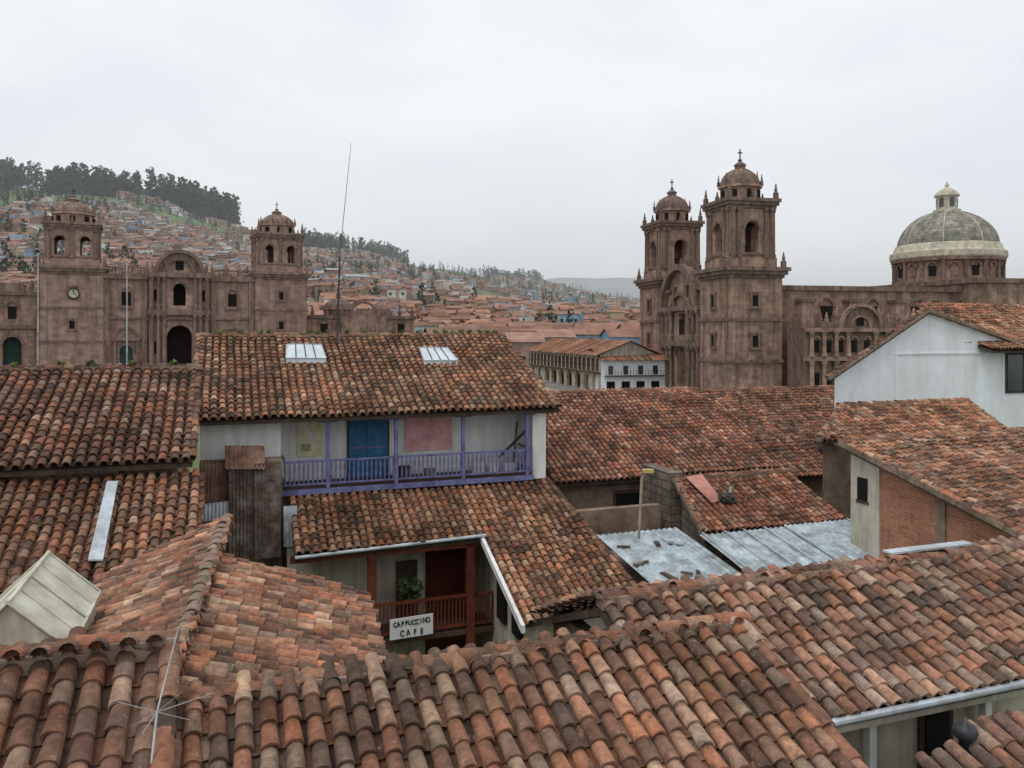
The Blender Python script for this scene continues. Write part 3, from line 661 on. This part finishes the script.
for x in(7,13.5,20,26.5,50):
    mb.box(x-.8,x+.8,-4.0,-2.61,-9,3.4,'church_stone'); mb.box(x-.95,x+.95,-4.15,-2.62,3.4,3.8,'church_trim')
    mb.box(x+2.6,x+4.2,-2.7,-2.605,.4,3.0,'dark_void')
    archivolt(mb,lambda s,d,z:(x+3.4+s,-2.6+d,z),0,.8,3.0,.3,.25,'church_trim')
mb.box(30,48,-5.5,26,-9,6.0,'church_stone'); mb.box(29.6,48.4,-5.9,26.4,6.0,6.6,'church_trim')
cx,cy=39.2,10.25; rd=7.0
mb.lathe(cx,cy,[(rd+.3,5),(rd+.3,7.0),(rd,7.0),(rd,9.8),(rd+.5,9.9),(rd+.6,10.3)],32,'church_stone')
mb.lathe(cx,cy,[(rd+.6,10.3),(rd+.75,10.5),(rd+.75,11.3),(rd+.3,11.5),(rd,12.4),(rd-.1,12.5)],32,'dome_band')
for i in range(16):
    a=2*math.pi*(i+.5)/16
    ca,sa=math.cos(a),math.sin(a)
    def Tw(s,d,z,ca=ca,sa=sa): return (cx+ca*(rd-.02+d)-sa*s,cy+sa*(rd-.02+d)+ca*s,z)
    mb.box(-.5,.5,0,.1,7.7,9.1,'dark_void' if i%2 else 'church_trim',Tw); archivolt(mb,lambda s,d,z:Tw(s,-d,z),0,.5,9.0,.25,.3,'church_trim',8)
    a=2*math.pi*i/16; mb.lathe(cx+math.cos(a)*(rd+.15),cy+math.sin(a)*(rd+.15),[(.35,7),(.26,7.4),(.26,9.3),(.38,9.8)],8,'church_trim')
pr=[((rd-.3)*math.cos(t),12.2+5.4*math.sin(t)) for t in[math.pi/2*i/14 for i in range(13)]]
mb.lathe(cx,cy,pr,48,'dome_tile',smooth=True)
for i in range(16):
    a=2*math.pi*i/16
    for (r0,z0),(r1,z1) in zip(pr[:-1],pr[1:]): mb.rod((cx+math.cos(a)*r0,cy+math.sin(a)*r0,z0),(cx+math.cos(a)*r1,cy+math.sin(a)*r1,z1),.1,'dome_band' if i%2==0 else 'dome_tile',5)
zt=pr[-1][1]
mb.lathe(cx,cy,[(1.9,zt-.3),(1.9,zt+.3),(1.4,zt+.4),(1.4,zt+2.2),(1.75,zt+2.3),(1.75,zt+2.5),(1.3,zt+3.0),(.6,zt+3.5),(.2,zt+3.7),(.28,zt+4.0),(.03,zt+4.6)],12,'dome_band')
for i in range(6):
    a=2*math.pi*(i+.3)/6; 
    def Tl(s,d,z,ca=math.cos(a),sa=math.sin(a)): return (cx+ca*(1.33+d)-sa*s,cy+sa*(1.33+d)+ca*s,z)
    mb.box(-.32,.32,0,.1,zt+.7,zt+2.0,'glass_dark',Tl)
mb.build('nave_and_dome',h,mw)
# ornate side portal chapel
mb=MB(); T=lambda s,d,z:(s,-8+d,z)
mb.box(4.0,19,-7.2,-4.2,-9,.2,'church_trim')
arch_wall(mb,T,4.0,19,-9,-.2,2.4,-9,-4.4,.75,'church_trim',void='dark_void')
for s0,s1,z in((3.8,19.2,-.2),(3.8,19.2,-3.6)): mb.box(s0,s1,-.45,-.004,z,z+.45,'church_stone',T)
n=12; fr=[T(11.2-2.6*math.cos(math.pi*i/n),0,.25+2.6*math.sin(math.pi*i/n)) for i in range(n+1)]; bk=[(x,y+.9,z) for x,y,z in fr]; mb.prism(fr,bk,'church_trim')
archivolt(mb,T,11.2,2.5,.25,.4,.4,'church_stone'); archivolt(mb,T,11.2,1.2,.3,.25,.2,'church_stone'); mb.box(10.7,11.7,-.05,-.004,.5,1.6,'dark_void',T)
for s in(4.6,6.2,7.8,9.4,13.1,14.7,16.4,18.3):
    mb.lathe(s,-.35,[(.42,-9),(.3,-8.2),(.26,-4.2),(.4,-3.6)],8,'church_stone',T=T); mb.lathe(s,-.35,[(.4,-3.1),(.26,-2.7),(.22,-.7),(.4,-.2)],8,'church_stone',T=T); pinn(mb,s,-7.7,.25,1.5+R()*.5,.24,'church_trim')
for s in(5.4,7.0,8.6,10.4,12.1,13.9,15.5,17.3): mb.box(s-.36,s+.36,-.05,-.004,-2.6,-1.2,'dark_void',T); archivolt(mb,T,s,.36,-1.2,.16,.16,'church_stone',8)
for s in(5.4,7.0,15.5,17.3): mb.box(s-.36,s+.36,-.05,-.004,-6.6,-5.0,'dark_void',T)
for s,zz in((7.0,.9),(8.4,1.7),(14.0,1.7),(15.4,.9)): mb.box(s-.65,s+.65,.1,.8,.2,zz,'church_trim',T); pinn(mb,s,-7.6,zz,1.2,.22,'church_stone')
mb.lathe(20.5,-5.6,[(1.6,-1.2),(1.6,.4),(1.8,.5),(1.5,1.3),(.8,1.9),(.15,2.1),(.2,2.4),(.02,2.8)],12,'church_stone')
mb.box(19,26,-6.5,-4.2,-9,-1.2,'church_trim')
mb.build('side_chapel',h,mw)

# Cathedral
ang=math.atan2(.44,.897)
mw=Matrix.Translation((-74,135,EYE))@Matrix.Rotation(ang,4,'Z'); h=empty('cathedral',-60,142,-6)
for nm,x in(('bell_tower_left',0),('bell_tower_right',33.4)):
    mb=MB(); tower(mb,x,0,9.0,-7.5,9.2,7.5,17.8,2,'cathedral_stone','cathedral_trim',3.9); mb.build(nm,h,mw)
mb=MB(); T=lambda s,d,z:(s,-4.0+d,z)
mb.box(4.5,11.5,-4.0,-3.0,-7.5,9.2,'cathedral_stone'); mb.box(21,28.9,-4.0,-3.0,-7.5,9.2,'cathedral_stone')
T2=lambda s,d,z:(s,-5.1+d,z)
arch_wall(mb,T2,11.5,21,-7.5,3.2,4.0,-7.5,-1.2,1.5,'cathedral_stone',void='dark_void',n=14)
arch_wall(mb,T2,11.5,21,3.2,9.6,2.0,4.2,7.0,1.5,'cathedral_stone',void='dark_void')
archivolt(mb,T2,16.25,2.0,-1.2,.6,.4,'cathedral_trim'); archivolt(mb,T2,16.25,1.0,7.0,.4,.4,'cathedral_trim')
n=16; r=4.0
fr=[T2(16.25-r*math.cos(math.pi*i/n),0,9.6+3.9*math.sin(math.pi*i/n)) for i in range(n+1)]; bk=[(x,y+1.5,z) for x,y,z in fr]; mb.prism(fr,bk,'cathedral_stone')
archivolt(mb,T2,16.25,3.5,9.7,.6,.9,'cathedral_trim',16); archivolt(mb,T2,16.25,2.0,10.0,.35,.5,'cathedral_trim',12)
mb.box(15.6,16.9,-.06,-.005,10.3,11.8,'dark_void',T2); pinn(mb,16.25,-4.5,13.4,1.8,.3,'cathedral_trim')
for s0,s1,z,hh,dp in((11.3,21.2,2.6,.8,.8),(11.3,21.2,9.0,.8,.9),(11.3,21.2,1.8,.3,.5)): mb.box(s0,s1,-dp,-.004,z,z+hh,'cathedral_trim',T2)
for s in(11.9,12.9,13.8,18.7,19.6,20.6):
    mb.lathe(s,-.4,[(.45,-7.5),(.45,-6.5),(.34,-6.3),(.28,1.9),(.45,2.3),(.45,2.6)],10,'cathedral_trim',T=T2); mb.lathe(s,-.35,[(.4,3.4),(.4,4.2),(.28,4.4),(.24,8.3),(.4,8.7),(.4,9.0)],10,'cathedral_trim',T=T2)
    pinn(mb,s,-5.3,9.8,2.0,.24,'cathedral_trim')
for s in(12.4,20.1):
    for z in(-4,4.9): mb.box(s-.3,s+.3,-.05,-.004,z,z+2,'dark_void',T2)
for s in(8,25):
    mb.box(s-1.0,s+1.0,-.06,-.004,-7.5,-3.6,'door_green',T); archivolt(mb,T,s,1.0,-3.6,.4,.35,'cathedral_trim')
    vs=[T(s-math.cos(math.pi*i/10),-.06,-3.6+math.sin(math.pi*i/10)) for i in range(11)]; mb.prism(vs,[(x,y+.05,z) for x,y,z in vs],'door_green')
    for q in(-1.7,1.7): mb.lathe(s+q,-.25,[(.35,-7.5),(.25,-6.8),(.25,-2.2),(.38,-1.8)],8,'cathedral_trim',T=T)
    mb.box(s-2.2,s+2.2,-.6,-.004,-1.8,-1.3,'cathedral_trim',T); archivolt(mb,T,s,1.5,-1.3,.35,.4,'cathedral_trim')
    mb.box(s-.7,s+.7,-.06,-.004,4.2,6.4,'dark_void',T); archivolt(mb,T,s,.7,6.4,.35,.3,'cathedral_trim')
    for q in(-1.0,.75): mb.box(s+q,s+q+.25,-.3,-.004,4,6.4,'cathedral_trim',T)
    mb.box(s-1.3,s+1.3,-.35,-.004,3.6,4.0,'cathedral_trim',T)
for s in(5.1,10.8,21.8,28.2): mb.box(s-.4,s+.4,-.5,-.005,-7.5,8.6,'cathedral_trim',T)
mb.box(4.5,11.29,-.7,1.5,8.6,9.5,'cathedral_trim',T); mb.box(21.21,28.9,-.7,1.5,8.6,9.5,'cathedral_trim',T)
mb.box(4.5,11.2,-.35,-.006,1.8,2.2,'cathedral_trim',T); mb.box(21.3,28.9,-.35,-.006,1.8,2.2,'cathedral_trim',T)
for s0,s1 in((4.9,11.2),(21.6,28.6)):
    mb.box(s0,s1,-.4,-.1,10.5,10.7,'cathedral_trim',T)
    k=int((s1-s0)/.45)
    for i in range(k+1): x=s0+(s1-s0)*i/k; mb.lathe(x,-.25,[(.1,9.5),(.16,9.8),(.08,10.1),(.12,10.5)],6,'cathedral_trim',T=T)
    for i in range(4): pinn(mb,s0+(s1-s0)*i/3,-4.2,9.5,2.3,.26,'cathedral_trim')
mb.box(-4.3,37.7,4.6,62,-7.5,7.8,'cathedral_stone'); mb.box(4.6,28.8,-2.9,4.5,-7.5,8.1,'cathedral_stone')
for i in range(5): mb.lathe(16.25,12+i*10,[(4.5,7.6),(4.3,8.8),(3.2,10),(1.5,10.6),(.1,10.8)],16,'cathedral_trim')
def clockT(s,d,z): return (s,-4.5-.25+d,z)
mb2=MB(); vs=[clockT(.2+.8*math.cos(a),0,6.0+.8*math.sin(a)) for a in[2*math.pi*i/20 for i in range(20)]]
mb2.prism(vs,[(x,y+.2,z) for x,y,z in vs],'dome_band'); 
for i in range(20):
    a=2*math.pi*i/20;b=a+.314; mb2.rod(clockT(.2+.85*math.cos(a),-.03,6+.85*math.sin(a)),clockT(.2+.85*math.cos(b),-.03,6+.85*math.sin(b)),.12,'bronze')
mb2.rod(clockT(.2,-.05,6),clockT(.2,-.05,6.6),.06,'black_paint',4); mb2.rod(clockT(.2,-.05,6),clockT(.6,-.05,5.9),.06,'black_paint',4); mb2.build('clock',h,mw)
for i in range(8): mb.box(-16-i*.4,64+i*.4,-9-i*.5,-3.9,-9,-6.3-i*.18,'cathedral_trim')
mb.build('facade_and_nave',h,mw)
h2=empty('side_chapel_church',-92,128,-6); mb=MB()
T=lambda s,d,z:(s,-3+d,z)
mb.box(-18,-4.8,-2,12,-6.3,6.0,'church_stone'); arch_wall(mb,T,-12,-5.0,-6.3,5.6,2.6,-6.3,-2.4,.9,'church_stone',void='door_green'); arch_wall(mb,T,-20,-12.02,-6.3,5.6,2.6,-6.3,-2.4,.9,'church_stone',void='door_green')
for z in(5.6,.2): mb.box(-20.3,-4.9,-.4,-.004,z,z+.6,'church_trim',T)
for s in(-8.5,-16): mb.box(s-.6,s+.6,-.06,-.005,1.8,3.8,'dark_void',T); archivolt(mb,T,s,1.3,-2.4,.4,.3,'church_trim'); archivolt(mb,T,s,.7,3.8,.3,.3,'church_trim')
for s in(-5.8,-12,-18): pinn(mb,s,-2.8,6.2,2,.3,'church_trim')
mb.box(-15,-7,-2.9,-2.1,6.2,7.6,'church_stone'); mb.build('walls',h2,mw)
h2=empty('low_church',-28,152,-6); mb=MB()
mb.box(38.5,60,-1,20,-6.3,2.2,'church_stone'); mb.box(38.5,60.4,-1.4,20,2.2,2.8,'church_trim')
T=lambda s,d,z:(s,-2.0+d,z)
arch_wall(mb,T,45,54,-6.3,2.6,2.6,-6.3,-2.5,.9,'church_stone',void='dark_void'); archivolt(mb,T,49.5,1.3,-2.5,.4,.3,'church_trim')
n=12; fr=[T(49.5-2.8*math.cos(math.pi*i/n),0,2.6+1.5*math.sin(math.pi*i/n)) for i in range(n+1)]; mb.prism(fr,[(x,y+.9,z) for x,y,z in fr],'church_stone'); archivolt(mb,T,49.5,2.5,2.6,.4,.4,'church_trim')
for s in(39.8,42.5,45.5,53.5,57,59.6): pinn(mb,s,-1.0,2.8,1.9,.28,'church_trim')
for s in(42,57.3): mb.box(s-.7,s+.7,-1.06,-1.004,-1,1.2,'dark_void'); archivolt(mb,lambda q,d,z:(q,-1+d,z),s,.7,1.2,.3,.25,'church_trim')
mb.lathe(47,8,[(3.0,2.5),(3.0,3.9),(3.2,4.1),(2.8,5.2),(1.7,6.1),(.5,6.5),(.5,7.4),(.1,7.9)],16,'church_trim')
mb.lathe(56,9,[(2.4,2),(2.4,3.4),(2.2,4.4),(1.2,5.1),(.1,5.5)],14,'church_trim')
mb.build('walls',h2,mw)

for u,v0 in((38,256),(127,262)):
    x,y,z=up(u,v0,122); mb=MB(); mb.rod((x,y,-9),(x,y,z),.15,'steel_light',8,.07); mb.lathe(x,y,[(.15,z),(.22,z+.2),(.05,z+.4)],8,'steel_light'); mb.lathe(x,y,[(.6,-9),(.5,-6.6),(.2,-6.4)],8,'cathedral_trim'); mb.build('flagpole')

# ---------------- terrain ----------------
CT=[(-900,150,800),(-300,165,850),(0,184,900),(60,189,900),(145,205,900),(190,216,930),(235,230,950),(300,247,1050),(340,252,1100),(390,257,1250),(420,266,1350),(450,271,1500),(485,276,1600),(520,283,1700),(580,293,2000),(640,303,2300),(800,310,2600),(1100,316,2600),(2000,312,2600)]
def ip(x,T,i):
    if x<=T[0][0]: return T[0][i]
    for p,q in zip(T[:-1],T[1:]):
        if x<=q[0]: f=(x-p[0])/(q[0]-p[0]); return p[i]*(1-f)+q[i]*f
    return T[-1][i]
BT=[(45,-12),(90,-9.2),(125,-8.6),(200,-6.5),(260,-6.5)]
def gz(x,y):
    if y<45: return -12.0
    base=ip(y,BT,1)
    u=512+800*x/y; yc=ip(u,CT,2); zc=(330-ip(u,CT,1))/800*yc; yf=230
    if y<=yf: return base
    s=(y-yf)/(yc-yf)
    nz=noise.noise(Vector((x*.004,y*.004,0)))*26*min(1,s*3)+noise.noise(Vector((x*.013,y*.013,2)))*10*min(1,s*3)
    zc+=noise.noise(Vector((x*.009,1,4)))*7
    if s<=1: return base+(zc-base)*(s**1.12)+nz*(1-.6*s)
    return zc-(s-1)*zc*.5+nz*.4
mb=MB(); ys=[-80,20,45]; y=45
while y<4200: y*=1.035; ys.append(y)
nt_=260; vs=[];fs=[]
for y in ys:
    for i in range(nt_+1):
        t=-1.5+3.0*i/nt_; yy=max(y,150); x=t*yy; vs.append((x,y,gz(x,y)))
for j in range(len(ys)-1):
    for i in range(nt_): o=j*(nt_+1)+i; fs.append((o,o+1,o+nt_+2,o+nt_+1))
mb.add(vs,fs,'hill_grass',smooth=True); mb.build('hillside_terrain')
mb=MB(); vs=[];fs=[]
for i,xx in enumerate(range(-60,31,5)):
    for yy in range(90,191,5): vs.append((xx,yy,gz(xx,yy)+.06))
m=21
for i in range(18):
    for j in range(m-1): o=i*m+j; fs.append((o,o+m,o+m+1,o+1))
mb.add(vs,fs,'plaza_paving'); mb.build('plaza_pavement')
for (dist,hh,ph) in((3000,215,0),(4000,300,1),(5200,400,2)):
    mb=MB(); vs=[];fs=[]; D_=dist+1000
    for i in range(221):
        x=-6000+i*60; hz=hh*(1+.16*noise.noise(Vector((x*.0011+ph*5,ph,5)))+.05*noise.noise(Vector((x*.005,ph,9))))
        hz*=1-.8*min(1,max(0,(x-D_*(.12+.05*ph))/(D_*.25)))
        for (f,dy) in ((0,0),(.45,300),(.8,650),(1,1000),(.7,1500)): vs.append((x,dist+dy,-20+(hz+20)*f+noise.noise(Vector((x*.003,dy*.003,1)))*30*f*(f<1)))
    for i in range(220):
        for k in range(4): o=i*5+k; fs.append((o,o+5,o+6,o+1))
    mb.add(vs,fs,'far_hill',smooth=True); mb.build('distant_hill')
WC=[(.38,.28,.215),(.32,.21,.155),(.29,.18,.13),(.44,.38,.34),(.7,.69,.67),(.36,.25,.185),(.24,.16,.125),(.38,.43,.48),(.44,.35,.24),(.26,.38,.5),(.62,.6,.57),(.5,.29,.22),(.55,.42,.3)]
RC=[(.29,.155,.11),(.36,.19,.125),(.24,.135,.1),(.33,.2,.155),(.27,.145,.105),(.34,.32,.31),(.36,.25,.19),(.18,.14,.13),(.31,.17,.125),(.36,.4,.44)]
def house(mb,x,y,w,d,hh,ang,zg,near):
    wc=random.choice(WC); rc=random.choice(RC[:5] if near else RC); dk=(.04,.04,.045); k=.75+.5*R(); rc=tuple(c*k for c in rc)
    ca,sa=math.cos(ang),math.sin(ang)
    T=lambda s,e,z:(x+ca*s-sa*e,y+sa*s+ca*e,z)
    mb.box(-w/2,w/2,-d/2,d/2,zg-4,zg+hh,'house_mix',T,wc)
    o=.35; z=zg+hh; rh=d*.2
    if R()<(.97 if near else .75): 
        v=[T(-w/2-o,-d/2-o,z-.05),T(w/2+o,-d/2-o,z-.05),T(w/2+o,d/2+o,z-.05),T(-w/2-o,d/2+o,z-.05),T(-w/2-o,0,z+rh),T(w/2+o,0,z+rh)]
        mb.add(v,[(0,1,5,4),(2,3,4,5)],'house_mix',rc); v2=[T(-w/2,-d/2,z),T(w/2,-d/2,z),T(w/2,d/2,z),T(-w/2,d/2,z),T(-w/2,0,z+rh-.1),T(w/2,0,z+rh-.1)]
        mb.add(v2,[(0,4,3),(1,2,5)],'house_mix',wc)
    else: mb.box(-w/2-.1,w/2+.1,-d/2-.1,d/2+.1,z,z+.25,'house_mix',T,(.33,.3,.28))
    nw=max(1,int(w/2.6))
    for fl in range(max(1,int(hh/2.7))):
        for i in range(nw):
            if R()<.85:
                s=-w/2+(i+.5)*w/nw; zz=zg+1.0+fl*2.7
                mb.add([T(s-.55,-d/2-.04,zz),T(s+.55,-d/2-.04,zz),T(s+.55,-d/2-.04,zz+1.4),T(s-.55,-d/2-.04,zz+1.4)],[(0,1,2,3)],'house_mix',dk)
mb=MB(); cnt=0; spots=[]
for _ in range(60000):
    u=-150+R()*900; yc=ip(u,CT,2); s=R()**.85; y=240+s*(yc*.93-240); x=(u-512)/800*y
    n=noise.noise(Vector((x*.008,y*.008,7)))+.5*noise.noise(Vector((x*.025,y*.025,3)))
    lim=.3-.75*max(0,s-.55)
    if u<150: lim-= .7*max(0,s-.45)*min(1,(150-u)/80)
    if u>330: lim-=.26*min(1,(u-330)/60)*min(1,s*2.5)
    if n>lim or R()<.2: 
        if n>lim+.03 and len(spots)<1000: spots.append((x,y))
        continue
    cnt+=1
    if cnt>8500: break
    near=y<420
    house(mb,x,y,4.5+R()*5.5,4+R()*3,2.8+R()*4.6,(R()-.5)*.9+(.3 if R()<.5 else -.4),gz(x,y),near)
mb.build('hillside_houses')
mb=MB()
for _ in range(150):
    y=160+R()*90; x=-14+R()*75
    if x>0 and y<172: continue
    house(mb,x,y,9+R()*8,7+R()*3,5+R()*1.8,TH*.5+(R()-.5)*.3,gz(x,y),True)
mb.build('town_houses')
h=empty('arcade_building',9,120,-6); mb=MB()
p0=Vector((3.2,139));p1=Vector((12.3,112)); D=(p1-p0); L=D.length; D.normalize(); Nn=Vector((-D.y,D.x))
T=lambda s,d,z:(p0.x+D.x*s+Nn.x*d,p0.y+D.y*s+Nn.y*d,z)
n=9; w=L/n
for i in range(n):
    T3=lambda s,d,z,i=i:T(s+i*w,d,z)
    arch_wall(mb,T3,0,w,-9,-6.0,w*.66,-9,-7.2,.5,'ochre_paint',n=6)
mb.box(0,L,2.6,9,-9,-6.02,'brown_wood',T); mb.box(0,L,.0,9,-5.98,-3.5,'cream_plaster',T); mb.box(-.2,L+.2,-.5,-.004,-6.1,-5.9,'brown_wood',T); mb.box(0,L,-.5,-.4,-5.0,-4.9,'brown_wood',T)
for i in range(n*2): s=(i+.5)*w/2; mb.box(s-.35,s+.35,-.06,-.003,-5.8,-4.0,'brown_wood',T); mb.box(s-.04,s+.04,-.5,-.42,-5.9,-3.6,'brown_wood',T)
def tile_gable(T,x0,x1,y0,ym,y1,ze,zr_):
    for (ya,yb) in((y0,ym),(y1,ym)):
        nn=int((x1-x0)/.3)*4; vs=[]
        for (yy,zz) in((ya,ze),(yb,zr_)):
            for i in range(nn+1): vs.append(T(x0+(x1-x0)*i/nn,yy,zz+.07*math.sin(i*math.pi/2)))
        for i in range(0,nn):
            if i%4==0: c=tcol((1,.88,.82),x0+i*.1,ya)
            mb.add([vs[i],vs[i+1],vs[nn+2+i],vs[nn+1+i]],[(0,1,2,3)],'roof_tile',c)
tile_gable(T,-.6,L+.6,-.9,4.5,9.8,-3.55,-1.5); mb.add([T(L,0,-3.5),T(L,9,-3.5),T(L,4.5,-1.6)],[(0,1,2)],'cream_plaster')
mb.build('walls',h)
h=empty('white_shop_house',16,115,-6); mb=MB(); a=math.radians(12)
T=lambda s,d,z:(12.6+math.cos(a)*s-math.sin(a)*d,111.4+math.sin(a)*s+math.cos(a)*d,z)
mb.box(0,11,0,8,-9,-4.3,'white_paint',T)
for s in(1.2,3.4,5.6,7.8): mb.box(s-.6,s+.6,-.05,-.003,-8.9,-7.2,'dark_void',T); mb.box(s-.35,s+.35,-.05,-.003,-6.2,-5.0,'glass_dark',T)
mb.box(.3,9,-.6,-.06,-6.5,-6.35,'brown_wood',T)
for i in range(20): mb.box(.3+i*.45,.36+i*.45,-.58,-.52,-6.35,-5.6,'brown_wood',T)
tile_gable(T,-.5,11.5,-.7,4,8.7,-4.25,-2.6); mb.add([T(0,0,-4.3),T(0,4,-2.7),T(0,8,-4.3)],[(0,1,2)],'white_paint'); mb.build('walls',h)
def tree(mb,x,y,zg,h):
    mb.rod((x,y,zg-1),(x+R(),y,zg+h*.7),h*.012,'brown_wood',4)
    k=.7+.8*R(); base=tuple(c*k for c in(.032,.05,.026)); lean=(R()-.5)*h*.15
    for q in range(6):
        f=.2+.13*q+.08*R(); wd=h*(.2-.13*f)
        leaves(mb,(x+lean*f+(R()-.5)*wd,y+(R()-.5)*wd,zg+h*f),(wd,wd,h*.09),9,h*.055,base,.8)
mb=MB()
def stand(u0,u1,f0,f1,n,h0,h1):
    for _ in range(n):
        u=u0+(u1-u0)*R(); f=f0+(f1-f0)*R(); y=ip(u,CT,2)*f; x=(u-512)/800*y
        if noise.noise(Vector((x*.02,y*.01,8)))>.28: continue
        tree(mb,x,y,gz(x,y),(h0+(h1-h0)*R())*(1+.35*noise.noise(Vector((x*.02,0,3)))))
stand(-200,140,.93,1.03,850,18,34); stand(150,236,.95,1.02,130,24,46); stand(303,408,.92,1.02,300,15,27); stand(484,542,.95,1.01,140,16,30)
stand(105,160,.97,1.02,50,14,20); stand(400,640,.55,.98,300,9,17); stand(250,480,.5,.95,300,8,15); stand(0,140,.4,.8,110,8,16); stand(-100,30,.25,.5,40,8,14)
for (x,y) in spots:
    if R()<.7: tree(mb,x,y,gz(x,y),6+9*R())
mb.build('eucalyptus_forest')
# mist hanging over the valley behind the town: a homogeneous scattering volume
m=bpy.data.materials.new('mist'); m.use_nodes=True; nt=m.node_tree
for n_ in list(nt.nodes):
    if n_.type!='OUTPUT_MATERIAL': nt.nodes.remove(n_)
vsn=nt.nodes.new('ShaderNodeVolumeScatter'); vsn.inputs['Color'].default_value=(.97,.99,1,1); vsn.inputs['Density'].default_value=.00029; vsn.inputs['Anisotropy'].default_value=.0
nt.links.new(vsn.outputs[0],[n_ for n_ in nt.nodes if n_.type=='OUTPUT_MATERIAL'][0].inputs['Volume']); MATS['mist']=m
mb=MB(); mb.box(-4500,4500,270,6000,-60,240,'mist'); mb.build('valley_mist')

# ---------------- camera, light, world ----------------
cd=bpy.data.cameras.new('camera'); cam=bpy.data.objects.new('camera',cd); sc.collection.objects.link(cam)
cam.location=(0,0,EYE); cam.rotation_euler=(math.pi/2,0,0); cd.sensor_width=36; cd.lens=800/1024*36; cd.shift_y=-54/1024
cd.clip_end=20000; cd.clip_start=.1; sc.camera=cam
w=bpy.data.worlds.new('World'); sc.world=w; w.use_nodes=True; N=w.node_tree.nodes; L=w.node_tree.links
bg=N['Background']; out=N['World Output']
sky=N.new('ShaderNodeTexSky'); sky.sky_type='NISHITA'; sky.sun_disc=False; el=math.radians(62); az=math.radians(215)
sky.sun_elevation=el; sky.sun_rotation=az; L.new(sky.outputs[0],bg.inputs[0]); bg.inputs[1].default_value=.08
tc=N.new('ShaderNodeTexCoord'); mp=N.new('ShaderNodeMapping'); mp.inputs['Scale'].default_value=(1,1,2.6); L.new(tc.outputs['Generated'],mp.inputs[0])
nz=N.new('ShaderNodeTexNoise'); nz.inputs['Scale'].default_value=2.4; nz.inputs['Detail'].default_value=6; nz.inputs['Roughness'].default_value=.5; nz.inputs['Distortion'].default_value=.3; L.new(mp.outputs[0],nz.inputs['Vector'])
cr=N.new('ShaderNodeValToRGB'); cr.color_ramp.elements[0].position=.36; cr.color_ramp.elements[1].position=.64
cr.color_ramp.elements[0].color=(.8,.85,.9,1); cr.color_ramp.elements[1].color=(.94,.96,.98,1); L.new(nz.outputs['Fac'],cr.inputs['Fac'])
b2=N.new('ShaderNodeBackground'); L.new(cr.outputs[0],b2.inputs[0]); b2.inputs[1].default_value=1.1
mx=N.new('ShaderNodeMixShader'); mx.inputs[0].default_value=.93; L.new(bg.outputs[0],mx.inputs[1]); L.new(b2.outputs[0],mx.inputs[2]); L.new(mx.outputs[0],out.inputs[0])
sl=bpy.data.lights.new('sun','SUN'); sl.energy=1.1; sl.angle=math.radians(20); sl.color=(1,.97,.93); so=bpy.data.objects.new('sun',sl); sc.collection.objects.link(so)
dr=Vector((math.sin(az)*math.cos(el),math.cos(az)*math.cos(el),math.sin(el))); so.rotation_euler=dr.to_track_quat('Z','Y').to_euler(); so.location=(0,0,60)
sc.view_settings.view_transform='Standard'; sc.view_settings.look='None'; sc.view_settings.exposure=0
